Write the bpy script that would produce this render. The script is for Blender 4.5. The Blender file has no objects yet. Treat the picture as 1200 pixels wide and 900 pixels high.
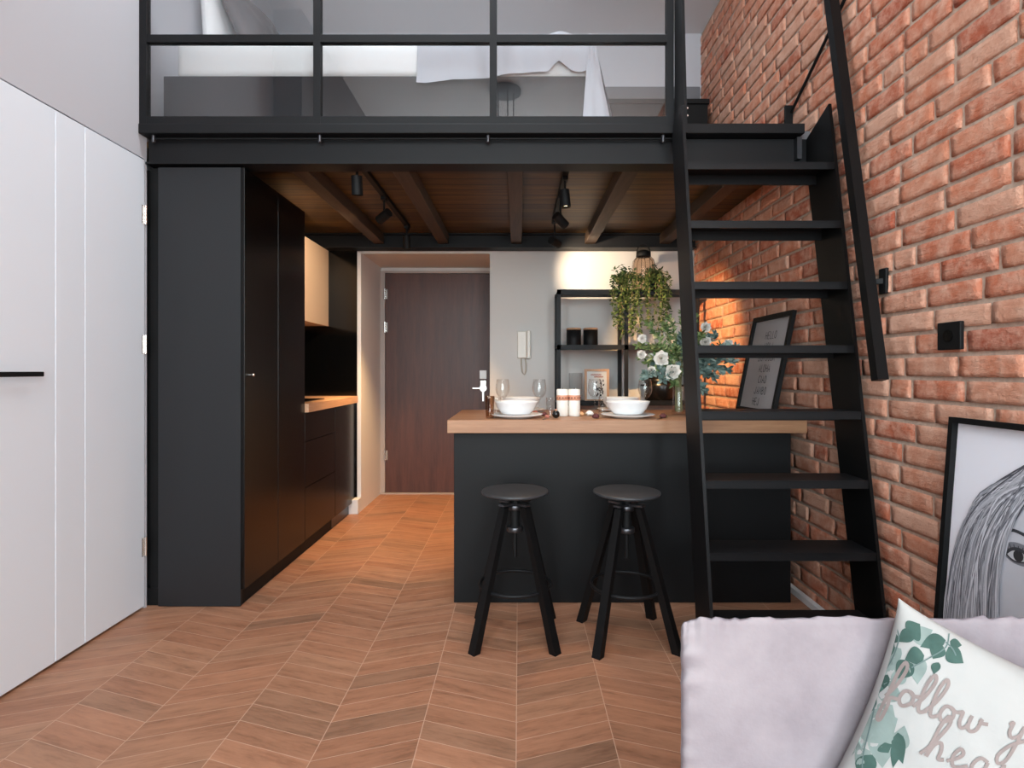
import bpy, bmesh, math, random
from mathutils import Vector, Matrix, noise
R = math.radians
PI = math.pi
rng = random.Random(7)
scene = bpy.context.scene
COL = scene.collection

# ------------------------------------------------------------------ materials
def srgb(r, g, b):
    f = lambda c: (c/255/12.92) if c/255 <= .04045 else ((c/255+.055)/1.055)**2.4
    return (f(r), f(g), f(b), 1)

class NT:
    """small node tree helper"""
    def __init__(s, name):
        s.m = bpy.data.materials.new(name); s.m.use_nodes = True
        s.t = s.m.node_tree; s.t.nodes.clear()
        s.out = s.t.nodes.new('ShaderNodeOutputMaterial')
    def n(s, typ, **kw):
        nd = s.t.nodes.new(typ)
        for k, v in kw.items():
            if k.startswith('i_'):
                s.put(nd.inputs[k[2:].replace('_', ' ')], v)
            else:
                setattr(nd, k, v)
        return nd
    def put(s, sock, v):
        if isinstance(v, bpy.types.NodeSocket): s.t.links.new(v, sock)
        else: sock.default_value = v
    def math(s, op, a, b=0.0, c=None):
        nd = s.t.nodes.new('ShaderNodeMath'); nd.operation = op
        s.put(nd.inputs[0], a); s.put(nd.inputs[1], b)
        if c is not None: s.put(nd.inputs[2], c)
        return nd.outputs[0]
    def mix(s, f, a, b, blend='MIX'):
        nd = s.t.nodes.new('ShaderNodeMix'); nd.data_type = 'RGBA'; nd.blend_type = blend
        s.put(nd.inputs[0], f); s.put(nd.inputs[6], a); s.put(nd.inputs[7], b)
        return nd.outputs[2]
    def ramp(s, f, stops):
        nd = s.t.nodes.new('ShaderNodeValToRGB'); cr = nd.color_ramp
        while len(cr.elements) < len(stops): cr.elements.new(.5)
        for e, (p, c) in zip(cr.elements, stops): e.position = p; e.color = c
        s.put(nd.inputs[0], f); return nd.outputs[0]
    def noise(s, vec, scale, detail=3, rough=.55, out=0):
        nd = s.t.nodes.new('ShaderNodeTexNoise')
        nd.inputs['Scale'].default_value = scale; nd.inputs['Detail'].default_value = detail
        nd.inputs['Roughness'].default_value = rough
        if vec is not None: s.put(nd.inputs['Vector'], vec)
        return nd.outputs[out]
    def xyz(s, x, y, z):
        nd = s.t.nodes.new('ShaderNodeCombineXYZ')
        for i, v in enumerate((x, y, z)): s.put(nd.inputs[i], v)
        return nd.outputs[0]
    def sep(s, v):
        nd = s.t.nodes.new('ShaderNodeSeparateXYZ'); s.put(nd.inputs[0], v); return nd.outputs
    def pos(s): return s.t.nodes.new('ShaderNodeNewGeometry').outputs['Position']
    def obj(s): return s.t.nodes.new('ShaderNodeTexCoord').outputs['Object']
    def bump(s, h, strength=.3, dist=.01):
        nd = s.t.nodes.new('ShaderNodeBump'); nd.inputs['Strength'].default_value = strength
        nd.inputs['Distance'].default_value = dist; s.put(nd.inputs['Height'], h); return nd.outputs[0]
    def bsdf(s, **kw):
        nd = s.t.nodes.new('ShaderNodeBsdfPrincipled')
        for k, v in kw.items(): s.put(nd.inputs[k.replace('_', ' ')], v)
        s.t.links.new(nd.outputs[0], s.out.inputs[0]); return nd

def plain(name, col, rough=.5, metal=0., spec=.5, bumpscale=0, bumpstr=.1, var=.0, emit=None, sheen=0, coat=0):
    t = NT(name); kw = {}
    c = srgb(*col)
    if var or bumpscale:
        nz = t.noise(t.obj(), bumpscale or 6, 4)
        if var:
            d = tuple(x*(1-var) for x in c[:3])+(1,); l = tuple(min(1, x*(1+var)) for x in c[:3])+(1,)
            kw['Base_Color'] = t.ramp(nz, [(.3, d), (.7, l)])
        if bumpscale: kw['Normal'] = t.bump(nz, bumpstr, .004)
    b = t.bsdf(Roughness=rough, Metallic=metal, **kw)
    if 'Base_Color' not in kw: b.inputs['Base Color'].default_value = c
    b.inputs['Specular IOR Level'].default_value = spec
    if sheen:
        b.inputs['Sheen Weight'].default_value = sheen; b.inputs['Sheen Roughness'].default_value = .4
    if coat: b.inputs['Coat Weight'].default_value = coat; b.inputs['Coat Roughness'].default_value = .03
    if emit:
        b.inputs['Emission Color'].default_value = srgb(*emit[0]); b.inputs['Emission Strength'].default_value = emit[1]
    return t.m

def wood(name, dark, light, axis='x', scale=1.0, rough=.45, bumpstr=.08, plank=None, seam=.004):
    """grain stretched along an axis; optional plank seams along y every `plank` metres"""
    t = NT(name); p = t.obj(); x, y, z = t.sep(p)
    st = {'x': (1.2, 14, 14), 'y': (14, 1.2, 14), 'z': (14, 14, 1.2)}[axis]
    off = 0.0
    if plank:
        idx = t.math('FLOOR', t.math('DIVIDE', y, plank))
        wn = t.n('ShaderNodeTexWhiteNoise', noise_dimensions='1D'); t.put(wn.inputs['W'], idx); off = wn.outputs[0]
        x = t.math('ADD', x, t.math('MULTIPLY', off, 17.0))
    v = t.xyz(t.math('MULTIPLY', x, st[0]*scale), t.math('MULTIPLY', y, st[1]*scale), t.math('MULTIPLY', z, st[2]*scale))
    n1 = t.noise(v, 1.6, 6, .62); n2 = t.noise(v, 7.0, 3, .6)
    f = t.math('ADD', t.math('MULTIPLY', n1, .7), t.math('MULTIPLY', n2, .3))
    c = t.ramp(f, [(.34, srgb(*dark)), (.66, srgb(*light))])
    h = f
    if plank:
        c = t.mix(t.math('MULTIPLY', off, .55), c, (0.012, .007, .004, 1))
        fr = t.math('FRACT', t.math('DIVIDE', y, plank))
        e = t.math('LESS_THAN', t.math('MINIMUM', fr, t.math('SUBTRACT', 1.0, fr)), seam/plank)
        c = t.mix(e, c, (.006, .004, .003, 1))
        h = t.math('SUBTRACT', f, e)
    t.bsdf(Base_Color=c, Roughness=rough, Normal=t.bump(h, bumpstr, .004))
    return t.m

def floor_mat():
    t = NT('chevron_wood_tile'); x, y, z = t.sep(t.pos())
    W, SL, PW = .303, .34, .092
    u = t.math('DIVIDE', t.math('ADD', x, .008), W)
    col = t.math('FLOOR', u); fu = t.math('FRACT', u)
    par = t.math('ABSOLUTE', t.math('MODULO', col, 2.0))
    # chevron: valleys (towards the viewer) at even seams
    tri = t.math('ADD', t.math('MULTIPLY', par, t.math('SUBTRACT', 1.0, fu)),
                 t.math('MULTIPLY', t.math('SUBTRACT', 1.0, par), fu))
    v = t.math('DIVIDE', t.math('SUBTRACT', y, t.math('MULTIPLY', tri, W*SL)), PW)
    row = t.math('FLOOR', v); fv = t.math('FRACT', v)
    wn = t.n('ShaderNodeTexWhiteNoise', noise_dimensions='2D'); t.put(wn.inputs['Vector'], t.xyz(col, row, 0.0))
    rnd = wn.outputs[0]
    g1 = t.math('LESS_THAN', t.math('MINIMUM', fu, t.math('SUBTRACT', 1.0, fu)), .0045)
    g2 = t.math('LESS_THAN', t.math('MINIMUM', fv, t.math('SUBTRACT', 1.0, fv)), .013)
    g = t.math('MAXIMUM', g1, g2)
    # grain runs along the plank
    gv = t.xyz(t.math('ADD', t.math('MULTIPLY', fu, 1.1), t.math('MULTIPLY', rnd, 37.0)),
               t.math('ADD', t.math('MULTIPLY', v, 1.9), t.math('MULTIPLY', rnd, 11.0)), 0.0)
    n1 = t.noise(gv, 1.3, 6, .6); n2 = t.noise(gv, 6.0, 4, .65)
    f = t.math('ADD', t.math('MULTIPLY', n1, .65), t.math('MULTIPLY', n2, .35))
    c = t.ramp(f, [(.30, srgb(132, 98, 78)), (.50, srgb(172, 132, 108)), (.72, srgb(190, 148, 122))])
    hue = t.ramp(rnd, [(0.0, srgb(214, 206, 200)), (.25, srgb(252, 240, 230)), (.7, srgb(236, 216, 204)), (1.0, srgb(255, 236, 224))])
    c = t.mix(1.0, c, hue, 'MULTIPLY')
    c = t.mix(t.math('MULTIPLY', g, .75), c, srgb(206, 170, 146))
    h = t.math('SUBTRACT', t.math('MULTIPLY', f, .25), t.math('MULTIPLY', g, .6))
    t.bsdf(Base_Color=c, Roughness=t.math('ADD', .36, t.math('MULTIPLY', n2, .2)), Normal=t.bump(h, .12, .004))
    return t.m

def brick_mat():
    t = NT('handmade_brick'); p = t.pos()
    rnd = t.t.nodes.new('ShaderNodeNewGeometry').outputs['Random Per Island']
    base = t.ramp(rnd, [(0.0, srgb(176, 88, 62)), (.13, srgb(196, 112, 82)), (.42, srgb(212, 134, 102)),
                        (.74, srgb(206, 142, 114)), (1.0, srgb(218, 164, 138))])
    n1 = t.noise(p, 16, 6, .65); n2 = t.noise(p, 70, 4, .7); n3 = t.noise(p, 5, 2)
    c = t.mix(t.ramp(n1, [(.40, (0, 0, 0, 1)), (.68, (.75, .75, .75, 1))]), base, srgb(232, 186, 162))
    c = t.mix(t.ramp(n2, [(.60, (0, 0, 0, 1)), (.75, (.5, .5, .5, 1))]), c, srgb(150, 82, 60))
    x, y, z = t.sep(p)
    sv = t.xyz(0.0, t.math('MULTIPLY', y, 9.0), t.math('MULTIPLY', z, 40.0))
    n4 = t.noise(sv, 2.2, 5, .7)
    h = t.math('ADD', t.math('MULTIPLY', n1, .9), t.math('ADD', t.math('MULTIPLY', n2, .5), t.math('MULTIPLY', n4, 1.0)))
    t.bsdf(Base_Color=c, Roughness=.88, Normal=t.bump(h, .9, .009))
    return t.m

def glass_mat(name, tint=(1, 1, 1, 1), ior=1.45, boost=1.0, rough=0.0):
    t = NT(name)
    tr = t.n('ShaderNodeBsdfTransparent'); tr.inputs[0].default_value = tint
    gl = t.n('ShaderNodeBsdfGlossy'); gl.inputs['Roughness'].default_value = rough
    fr = t.n('ShaderNodeLayerWeight'); fr.inputs[0].default_value = .5
    f = t.math('MINIMUM', t.math('MULTIPLY', t.math('ADD', .04, t.math('MULTIPLY', t.math('POWER', fr.outputs['Facing'], 3.5), .62)), boost), 1.0)
    mx = t.n('ShaderNodeMixShader'); t.put(mx.inputs[0], f)
    t.t.links.new(tr.outputs[0], mx.inputs[1]); t.t.links.new(gl.outputs[0], mx.inputs[2])
    t.t.links.new(mx.outputs[0], t.out.inputs[0]); return t.m

def gloss_mat(name, col, refl, rough=.03):
    t = NT(name)
    d = t.n('ShaderNodeBsdfDiffuse'); d.inputs[0].default_value = srgb(*col)
    g = t.n('ShaderNodeBsdfGlossy'); g.inputs['Roughness'].default_value = rough
    nz = t.noise(t.obj(), 3, 2)
    mx = t.n('ShaderNodeMixShader'); t.put(mx.inputs[0], t.math('ADD', refl, t.math('MULTIPLY', nz, .02)))
    t.t.links.new(d.outputs[0], mx.inputs[1]); t.t.links.new(g.outputs[0], mx.inputs[2])
    t.t.links.new(mx.outputs[0], t.out.inputs[0]); return t.m

def island_ramp(name, stops, rough=.6, spec=.3):
    t = NT(name)
    rnd = t.t.nodes.new('ShaderNodeNewGeometry').outputs['Random Per Island']
    b = t.bsdf(Base_Color=t.ramp(rnd, stops), Roughness=rough); b.inputs['Specular IOR Level'].default_value = spec
    return t.m

def velvet_mat():
    t = NT('mauve_velvet'); p = t.obj()
    n1 = t.noise(p, 9, 4, .6); n2 = t.noise(p, 160, 2)
    c = t.ramp(n1, [(.3, srgb(138, 130, 134)), (.7, srgb(158, 150, 153))])
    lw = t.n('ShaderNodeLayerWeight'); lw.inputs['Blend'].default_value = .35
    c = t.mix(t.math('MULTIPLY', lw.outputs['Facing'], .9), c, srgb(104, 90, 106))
    b = t.bsdf(Base_Color=c, Roughness=.85, Normal=t.bump(t.math('ADD', n2, t.math('MULTIPLY', n1, 2.0)), .12, .004))
    b.inputs['Sheen Weight'].default_value = .2; b.inputs['Sheen Roughness'].default_value = .35
    b.inputs['Specular IOR Level'].default_value = .1
    return t.m

def curtain_panel_mat():
    return wood('dark_timber', (38, 24, 18), (70, 46, 34), 'z', 1, .5)

M = {}
M['wall'] = plain('warm_grey_paint', (190, 190, 196), .9, spec=.2, bumpscale=90, bumpstr=.03)
M['wall_back'] = plain('light_grey_paint', (212, 208, 204), .9, spec=.2, bumpscale=90, bumpstr=.03)
M['white_wall'] = plain('white_paint', (226, 224, 224), .9, spec=.2, bumpscale=90, bumpstr=.02)
M['ceiling'] = plain('ceiling_paint', (214, 214, 216), .95, spec=.1)
M['floor'] = floor_mat()
M['brick'] = brick_mat()
M['mortar'] = plain('grey_mortar', (184, 162, 146), .95, spec=.1, bumpscale=60, bumpstr=.5, var=.15)
M['door_white'] = plain('white_lacquer', (226, 232, 240), .45, spec=.35)
M['groove'] = plain('groove_white', (196, 196, 202), .6)
M['black'] = plain('black_satin_steel', (22, 22, 24), .5, spec=.22)
M['black_step'] = plain('black_step_paint', (13, 13, 14), .5, spec=.22)
M['black_matte'] = plain('black_matte', (14, 14, 15), .6, spec=.25)
M['cab_front'] = plain('charcoal_laminate', (30, 31, 34), .5, spec=.35)
M['cab_gloss'] = plain('black_lacquer', (8, 7, 7), .26, spec=.3)
M['island'] = plain('graphite_panel', (13, 14, 16), .5, spec=.25)
M['splash'] = plain('black_glass_panel', (9, 9, 9), .12, spec=.4)
M['oak'] = wood('oak_worktop', (150, 106, 77), (182, 136, 101), 'x', 1.0, .42)
M['oak_light'] = wood('oak_kitchen_worktop', (196, 150, 116), (226, 184, 150), 'y', 1.0, .42)
M['plank'] = wood('loft_planks', (52, 37, 15), (122, 90, 42), 'x', 1.1, .5, .15, plank=.098, seam=.0055)
M['joist'] = wood('joist_timber', (46, 35, 27), (80, 62, 48), 'y', .8, .6, .15)
M['beige_cab'] = plain('beige_front', (206, 182, 158), .5, spec=.3)
M['door_brown'] = wood('mahogany_veneer', (62, 33, 27), (88, 52, 43), 'z', 1.0, .45, .05)
M['frame_door'] = plain('door_frame_steel', (168, 156, 150), .5)
M['chrome'] = plain('brushed_chrome', (215, 212, 208), .22, 1.0)
M['steel_dark'] = plain('dark_steel', (92, 92, 96), .35, .9)
M['white_plastic'] = plain('ivory_plastic', (228, 222, 212), .4)
M['glass_pane'] = glass_mat('railing_glass', (.98, .985, .985, 1), 1.45, 2.1)
M['glass'] = glass_mat('clear_glass', (.97, .975, .975, 1), 1.5, 1.0)
M['amber'] = glass_mat('smoked_glass', (.78, .66, .56, 1), 1.5, 1.0)
M['lantern_glass'] = glass_mat('pinkish_glass', (.93, .87, .82, 1), 1.45, 1.0)
M['porcelain'] = plain('white_porcelain', (238, 238, 238), .18, spec=.5)
M['bed_base'] = plain('charcoal_bed_base', (44, 44, 48), .38, spec=.4)
M['white_cloth'] = plain('white_cotton', (236, 236, 238), .9, spec=.1, bumpscale=14, bumpstr=.35, sheen=.2)
M['grey_cloth'] = plain('grey_cotton', (108, 106, 109), .9, spec=.1, bumpscale=14, bumpstr=.4, sheen=.2)
M['blanket'] = plain('pale_blue_grey_cotton', (186, 187, 196), .92, spec=.1, bumpscale=18, bumpstr=.3, sheen=.2)
M['panel_grey'] = plain('grey_panel', (112, 112, 116), .7)
M['velvet'] = velvet_mat()
M['pillow'] = plain('white_cushion_cotton', (162, 161, 159), .92, spec=.1, bumpscale=30, bumpstr=.25)
M['script'] = plain('taupe_print', (134, 122, 119), .9, spec=.05)
M['leaf_print_dark'] = plain('green_print', (66, 88, 82), .9, spec=.05, var=.25, bumpscale=22, bumpstr=0)
M['leaf_print_light'] = plain('pale_green_print', (124, 137, 133), .9, spec=.05, var=.14, bumpscale=22, bumpstr=0)
M['stem_print'] = plain('stem_print', (96, 112, 110), .9, spec=.05)
M['leaf'] = island_ramp('plant_leaf', [(0, srgb(26, 42, 24)), (.5, srgb(50, 72, 40)), (1, srgb(78, 98, 58))], .55)
M['euca'] = island_ramp('eucalyptus_leaf', [(0, srgb(70, 92, 88)), (.6, srgb(112, 136, 130)), (1, srgb(150, 168, 158))], .6)
M['herb'] = island_ramp('bouquet_leaf', [(0, srgb(56, 80, 48)), (.5, srgb(104, 128, 78)), (1, srgb(160, 172, 120))], .6)
M['stem'] = plain('green_stem', (138, 134, 92), .6)
M['petal'] = plain('white_petal', (244, 240, 234), .7, spec=.2)
M['rosepink'] = plain('dusty_pink_petal', (186, 112, 96), .75, var=.25, bumpscale=40)
M['rosedark'] = plain('dark_red_petal', (92, 44, 46), .75, var=.3, bumpscale=40)
M['roseorange'] = plain('peach_petal', (228, 176, 128), .75, var=.15, bumpscale=40)
M['candle'] = plain('candle_wax', (242, 238, 230), .5, spec=.3)
M['copper'] = island_ramp('copper_band', [(0, srgb(196, 126, 96)), (.5, srgb(222, 160, 128)), (1, srgb(150, 78, 62))], .5)
M['ash_wood'] = wood('light_wood_frame', (172, 128, 96), (206, 164, 128), 'z', 1, .5)
M['paper'] = plain('paper', (222, 220, 216), .8)
M['print_grey'] = plain('lightbox_sheet', (168, 166, 168), .6, var=.06, bumpscale=3)
M['ink'] = plain('black_ink', (44, 44, 46), .7)
M['ink_red'] = plain('rust_ink', (168, 96, 84), .7)
M['cord'] = plain('beige_cord', (188, 176, 160), .6)
M['lens'] = plain('lit_lens', (255, 230, 190), .4, emit=((255, 214, 160), 14))
M['flame'] = plain('flame', (255, 200, 120), .5, emit=((255, 170, 80), 6))
M['timber'] = curtain_panel_mat()
M['pot_dark'] = plain('black_enamel', (18, 16, 16), .25, spec=.5)
M['cutlery'] = plain('cutlery_steel', (190, 184, 178), .2, 1.0)
M['photo_bg'] = plain('photo_pale_grey', (242, 240, 248), .6)
M['hair'] = island_ramp('photo_hair', [(0, srgb(84, 84, 92)), (.25, srgb(142, 142, 150)), (.6, srgb(182, 182, 190)), (1, srgb(226, 225, 232))], .7, .1)
M['skin_photo'] = plain('photo_skin', (204, 204, 212), .7, var=.08, bumpscale=4)
M['skin_shadow'] = plain('photo_shadow', (128, 128, 136), .7)
M['photo_line'] = plain('photo_dark_grey', (58, 58, 64), .7)
M['eye_white'] = plain('photo_eye', (206, 206, 210), .6)

# ------------------------------------------------------------------ mesh builder
class MB:
    def __init__(s): s.v = []; s.f = []; s.sm = []; s.mi = []; s.cur = 0
    def add(s, verts, faces, smooth=False):
        o = len(s.v); s.v += [Vector(p) for p in verts]
        for f in faces: s.f.append([o+i for i in f]); s.sm.append(smooth); s.mi.append(s.cur)
        return s
    def box(s, x0, x1, y0, y1, z0, z1, bev=0.0):
        if bev <= 0:
            v = [(x, y, z) for z in (z0, z1) for y in (y0, y1) for x in (x0, x1)]
            return s.add(v, [(0, 2, 3, 1), (4, 5, 7, 6), (0, 1, 5, 4), (2, 6, 7, 3), (0, 4, 6, 2), (1, 3, 7, 5)])
        bm = bmesh.new(); bmesh.ops.create_cube(bm, size=1)
        for v in bm.verts:
            v.co = Vector(((x0+x1)/2+v.co.x*(x1-x0), (y0+y1)/2+v.co.y*(y1-y0), (z0+z1)/2+v.co.z*(z1-z0)))
        bmesh.ops.bevel(bm, geom=list(bm.edges), offset=bev, segments=2, profile=.5, affect='EDGES')
        s.from_bm(bm); return s
    def from_bm(s, bm, smooth=False):
        bm.verts.index_update()
        s.add([v.co.copy() for v in bm.verts], [[v.index for v in f.verts] for f in bm.faces], smooth); bm.free()
    def ring(s, c, ax, r, n, ref=None):
        ax = Vector(ax).normalized()
        if ref is None: ref = Vector((0, 0, 1)) if abs(ax.z) < .9 else Vector((1, 0, 0))
        a = ax.cross(ref).normalized(); b = ax.cross(a)
        return [Vector(c)+a*math.cos(2*PI*i/n)*r+b*math.sin(2*PI*i/n)*r for i in range(n)]
    def cyl(s, p0, p1, r0, r1=None, n=20, caps=True):
        r1 = r0 if r1 is None else r1; p0 = Vector(p0); p1 = Vector(p1); ax = p1-p0
        a = s.ring(p0, ax, r0, n); b = s.ring(p1, ax, r1, n)
        s.add(a+b, [(i, (i+1) % n, n+(i+1) % n, n+i) for i in range(n)], True)
        if caps: s.add(a, [list(range(n))[::-1]]); s.add(b, [list(range(n))])
        return s
    def bar(s, p0, p1, w, d, ref=(0, 0, 1)):
        """rectangular bar; w along ax x ref, d along the other"""
        p0 = Vector(p0); p1 = Vector(p1); ax = (p1-p0).normalized()
        a = ax.cross(Vector(ref)).normalized()*w/2; b = ax.cross(a).normalized()*d/2
        v = [p+q for p in (p0, p1) for q in (-a-b, a-b, a+b, -a+b)]
        return s.add(v, [(3, 2, 1, 0), (4, 5, 6, 7), (0, 1, 5, 4), (1, 2, 6, 5), (2, 3, 7, 6), (3, 0, 4, 7)])
    def lathe(s, prof, c=(0, 0, 0), n=32):
        c = Vector(c); vs = []; k = len(prof)
        for i in range(n):
            a = 2*PI*i/n
            for r, z in prof: vs.append(c+Vector((r*math.cos(a), r*math.sin(a), z)))
        fs = []
        for i in range(n):
            j = (i+1) % n
            for m in range(k-1):
                fs.append((i*k+m, j*k+m, j*k+m+1, i*k+m+1))
        return s.add(vs, fs, True)
    def tube(s, pts, r, n=8, caps=True, radii=None):
        pts = [Vector(p) for p in pts]; rings = []
        ref = None
        for i, p in enumerate(pts):
            t = (pts[min(i+1, len(pts)-1)]-pts[max(i-1, 0)])
            if t.length < 1e-9: t = Vector((0, 0, 1))
            t.normalize()
            if ref is None: ref = Vector((0, 0, 1)) if abs(t.z) < .9 else Vector((1, 0, 0))
            a = t.cross(ref); a = a.normalized() if a.length > 1e-6 else Vector((1, 0, 0)); b = t.cross(a); ref = a.cross(t)
            rr = radii[i] if radii else r
            rings.append([p+a*math.cos(2*PI*k/n)*rr+b*math.sin(2*PI*k/n)*rr for k in range(n)])
        v = [q for rg in rings for q in rg]; f = []
        for i in range(len(pts)-1):
            for k in range(n):
                f.append((i*n+k, i*n+(k+1) % n, (i+1)*n+(k+1) % n, (i+1)*n+k))
        s.add(v, f, True)
        if caps: s.add(rings[0], [list(range(n))]); s.add(rings[-1], [list(range(n))])
        return s
    def torus(s, c, R_, r, n=40, m=10, squash=1.0):
        c = Vector(c); v = []; f = []
        for i in range(n):
            a = 2*PI*i/n
            for k in range(m):
                b = 2*PI*k/m
                v.append(c+Vector(((R_+r*math.cos(b))*math.cos(a), (R_+r*math.cos(b))*math.sin(a), r*squash*math.sin(b))))
        for i in range(n):
            for k in range(m):
                f.append((i*m+k, ((i+1) % n)*m+k, ((i+1) % n)*m+(k+1) % m, i*m+(k+1) % m))
        return s.add(v, f, True)
    def grid(s, fn, nu, nv, smooth=True, wrap=False):
        v = [Vector(fn(i/nu, j/nv)) for j in range(nv+1) for i in range(nu+1)]
        f = [(j*(nu+1)+i, j*(nu+1)+i+1, (j+1)*(nu+1)+i+1, (j+1)*(nu+1)+i) for j in range(nv) for i in range(nu)]
        return s.add(v, f, smooth)
    def ball(s, c, rx, ry=None, rz=None, n=16, m=10):
        ry = ry or rx; rz = rz or rx; c = Vector(c)
        v = []; f = []
        for j in range(m+1):
            b = PI*j/m
            for i in range(n):
                a = 2*PI*i/n
                v.append(c+Vector((rx*math.sin(b)*math.cos(a), ry*math.sin(b)*math.sin(a), rz*math.cos(b))))
        for j in range(m):
            for i in range(n):
                f.append((j*n+i, (j+1)*n+i, (j+1)*n+(i+1) % n, j*n+(i+1) % n))
        return s.add(v, f, True)
    def leaf(s, base, d, up, L, W, bend=.15):
        d = Vector(d).normalized(); up = Vector(up)
        sd = d.cross(up); sd = sd.normalized() if sd.length > 1e-5 else Vector((1, 0, 0)); nm = sd.cross(d)
        b = Vector(base); c = bend*L
        p = [b, b+d*L*.3+sd*W*.42-nm*c*.2, b+d*L*.68+sd*W*.36-nm*c*.6, b+d*L-nm*c,
             b+d*L*.68-sd*W*.36-nm*c*.6, b+d*L*.3-sd*W*.42-nm*c*.2, b+d*L*.3-nm*c*.05, b+d*L*.68-nm*c*.45]
        return s.add(p, [(0, 1, 6), (1, 2, 7, 6), (2, 3, 7), (0, 6, 5), (5, 6, 7, 4), (4, 7, 3)], True)

def chain_loc(o):
    l = Vector((0, 0, 0))
    while o is not None: l = l+o.location; o = o.parent
    return l

def build(name, mb, mat, parent=None, origin=None):
    me = bpy.data.meshes.new(name)
    org = chain_loc(parent) if parent else Vector(origin or (0, 0, 0))
    me.from_pydata([v-org for v in mb.v], [], mb.f)
    mats = mat if isinstance(mat, (list, tuple)) else [mat]
    for m in mats: me.materials.append(m)
    for p, sm, mi in zip(me.polygons, mb.sm, mb.mi): p.use_smooth = sm; p.material_index = mi
    if not any(len(f) > 4 and False for f in mb.f):
        bm = bmesh.new(); bm.from_mesh(me); bmesh.ops.recalc_face_normals(bm, faces=list(bm.faces)) if len(bm.faces) < 60000 else None
        bm.to_mesh(me); bm.free()
    me.update()
    o = bpy.data.objects.new(name, me); COL.objects.link(o)
    if parent: o.parent = parent
    else: o.location = org
    return o

def part(name, mb, mat, parent, label=None):
    o = build(name, mb, mat, parent)
    if label: o['label'] = label
    return o

def tag(o, label, cat, group=None, kind=None):
    o['label'] = label; o['category'] = cat
    if group: o['group'] = group
    if kind: o['kind'] = kind
    return o

def thing(name, label, cat, loc=(0, 0, 0), group=None, kind=None):
    o = bpy.data.objects.new(name, None); COL.objects.link(o)
    o.empty_display_size = .1; o.location = loc
    return tag(o, label, cat, group, kind)

def solo(name, mb, mat, label, cat, group=None, kind=None):
    xs = [v.x for v in mb.v]; ys = [v.y for v in mb.v]; zs = [v.z for v in mb.v]
    o = build(name, mb, mat, None, ((min(xs)+max(xs))/2, (min(ys)+max(ys))/2, min(zs)))
    return tag(o, label, cat, group, kind)

def dup(root, loc, rotz=None, label=None):
    r = root.copy(); COL.objects.link(r); r.location = loc
    if rotz is not None: r.rotation_euler = (0, 0, rotz)
    if label: r['label'] = label
    for ch in list(root.children):
        c = ch.copy(); COL.objects.link(c); c.parent = r
        for g in list(ch.children):
            d = g.copy(); COL.objects.link(d); d.parent = c
    return r

def box(*a, **k): return MB().box(*a, **k)
def struct(name, mb, mat, label, cat): return solo(name, mb, mat, label, cat, kind='structure')

# ------------------------------------------------------------------ camera (stands at the origin, looks along +Y)
F, CX, CY, EYE = 660.0, 608.0, 434.0, 1.15
cam = bpy.data.cameras.new('camera'); co = bpy.data.objects.new('camera', cam); COL.objects.link(co)
co.location = (0, 0, EYE); co.rotation_euler = (R(90), 0, 0)
cam.sensor_width = 36; cam.lens = F/1200*36; cam.shift_x = -(CX-600)/1200; cam.shift_y = -(450-CY)/1200
cam.clip_start = .02
scene.camera = co
scene.view_settings.view_transform = 'Standard'
scene.view_settings.look = 'None'
scene.view_settings.exposure = 0
scene.cycles.use_denoising = True
scene.cycles.max_bounces = 10; scene.cycles.diffuse_bounces = 5; scene.cycles.glossy_bounces = 4
scene.cycles.transparent_max_bounces = 24; scene.cycles.sample_clamp_indirect = 6
scene.cycles.caustics_reflective = False; scene.cycles.caustics_refractive = False

XR, XL, XK = 1.44, -1.81, -1.95        # brick wall, left wall, kitchen side wall
YB, YD, YF = 4.63, 5.27, -4.4          # back wall, entrance door wall, window wall behind the viewer
ZC = 3.81                              # ceiling
YE = 2.74                              # loft edge

# ------------------------------------------------------------------ shell
struct('floor', box(-2.1, 1.6, YF-.1, YD+.1, -.1, 0), M['floor'], 'brown wood-look tile floor laid in a chevron pattern', 'floor')
struct('ceiling', box(-2.1, 1.6, YF-.1, YB+.1, ZC, ZC+.1), M['ceiling'], 'plain pale grey ceiling high above the sleeping loft', 'ceiling')
# left wall with the opening of the white door
wl = MB(); wl.box(XL-.14, XL, YF, 1.84, 0, ZC); wl.box(XL-.14, XL, 1.84, YE, 2.172, ZC); wl.box(XL-.14, XL-.10, 1.84, YE, 0, 2.172)
wl.box(XL-.14, XL, YE-.012, YE, 0, 2.172)
struct('wall_left', wl, M['wall'], 'smooth lilac grey side wall above the white door', 'wall')
struct('wall_kitchen', box(XK-.1, XK, YE, YD, 0, ZC), M['wall'], 'grey side wall behind the kitchen and beside the loft bed', 'wall')
wb = MB(); wb.box(-.238, XR+.1, YB, YD+.1, 0, 2.27); wb.box(-1.318, -.238, YB, YD+.1, 2.11, 2.27); wb.box(XK-.1, -1.318, YB, YD+.1, 0, 2.27)
struct('wall_back', wb, M['wall_back'], 'light grey back wall behind the metal shelf and the intercom', 'wall')
struct('wall_loft', box(XK-.1, XR+.1, 4.45, 4.6, 2.27, ZC), M['wall'], 'pale grey wall behind the loft bed', 'wall')
struct('wall_entry', box(-1.318, -.238, YD, YD+.1, 0, 2.11), M['wall_back'], 'grey wall around the brown entrance door', 'wall')
struct('trim_1', box(-1.318, -1.288, 4.595, YD, 0, 2.112), M['white_wall'], 'white edged wall end beside the kitchen and entrance niche', 'wall end')
struct('baseboard_entry', box(-1.39, -1.286, 4.50, 4.594, 0, .115, bev=.003), M['white_wall'], 'short white skirting block at the foot of the wall end', 'skirting')
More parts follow.
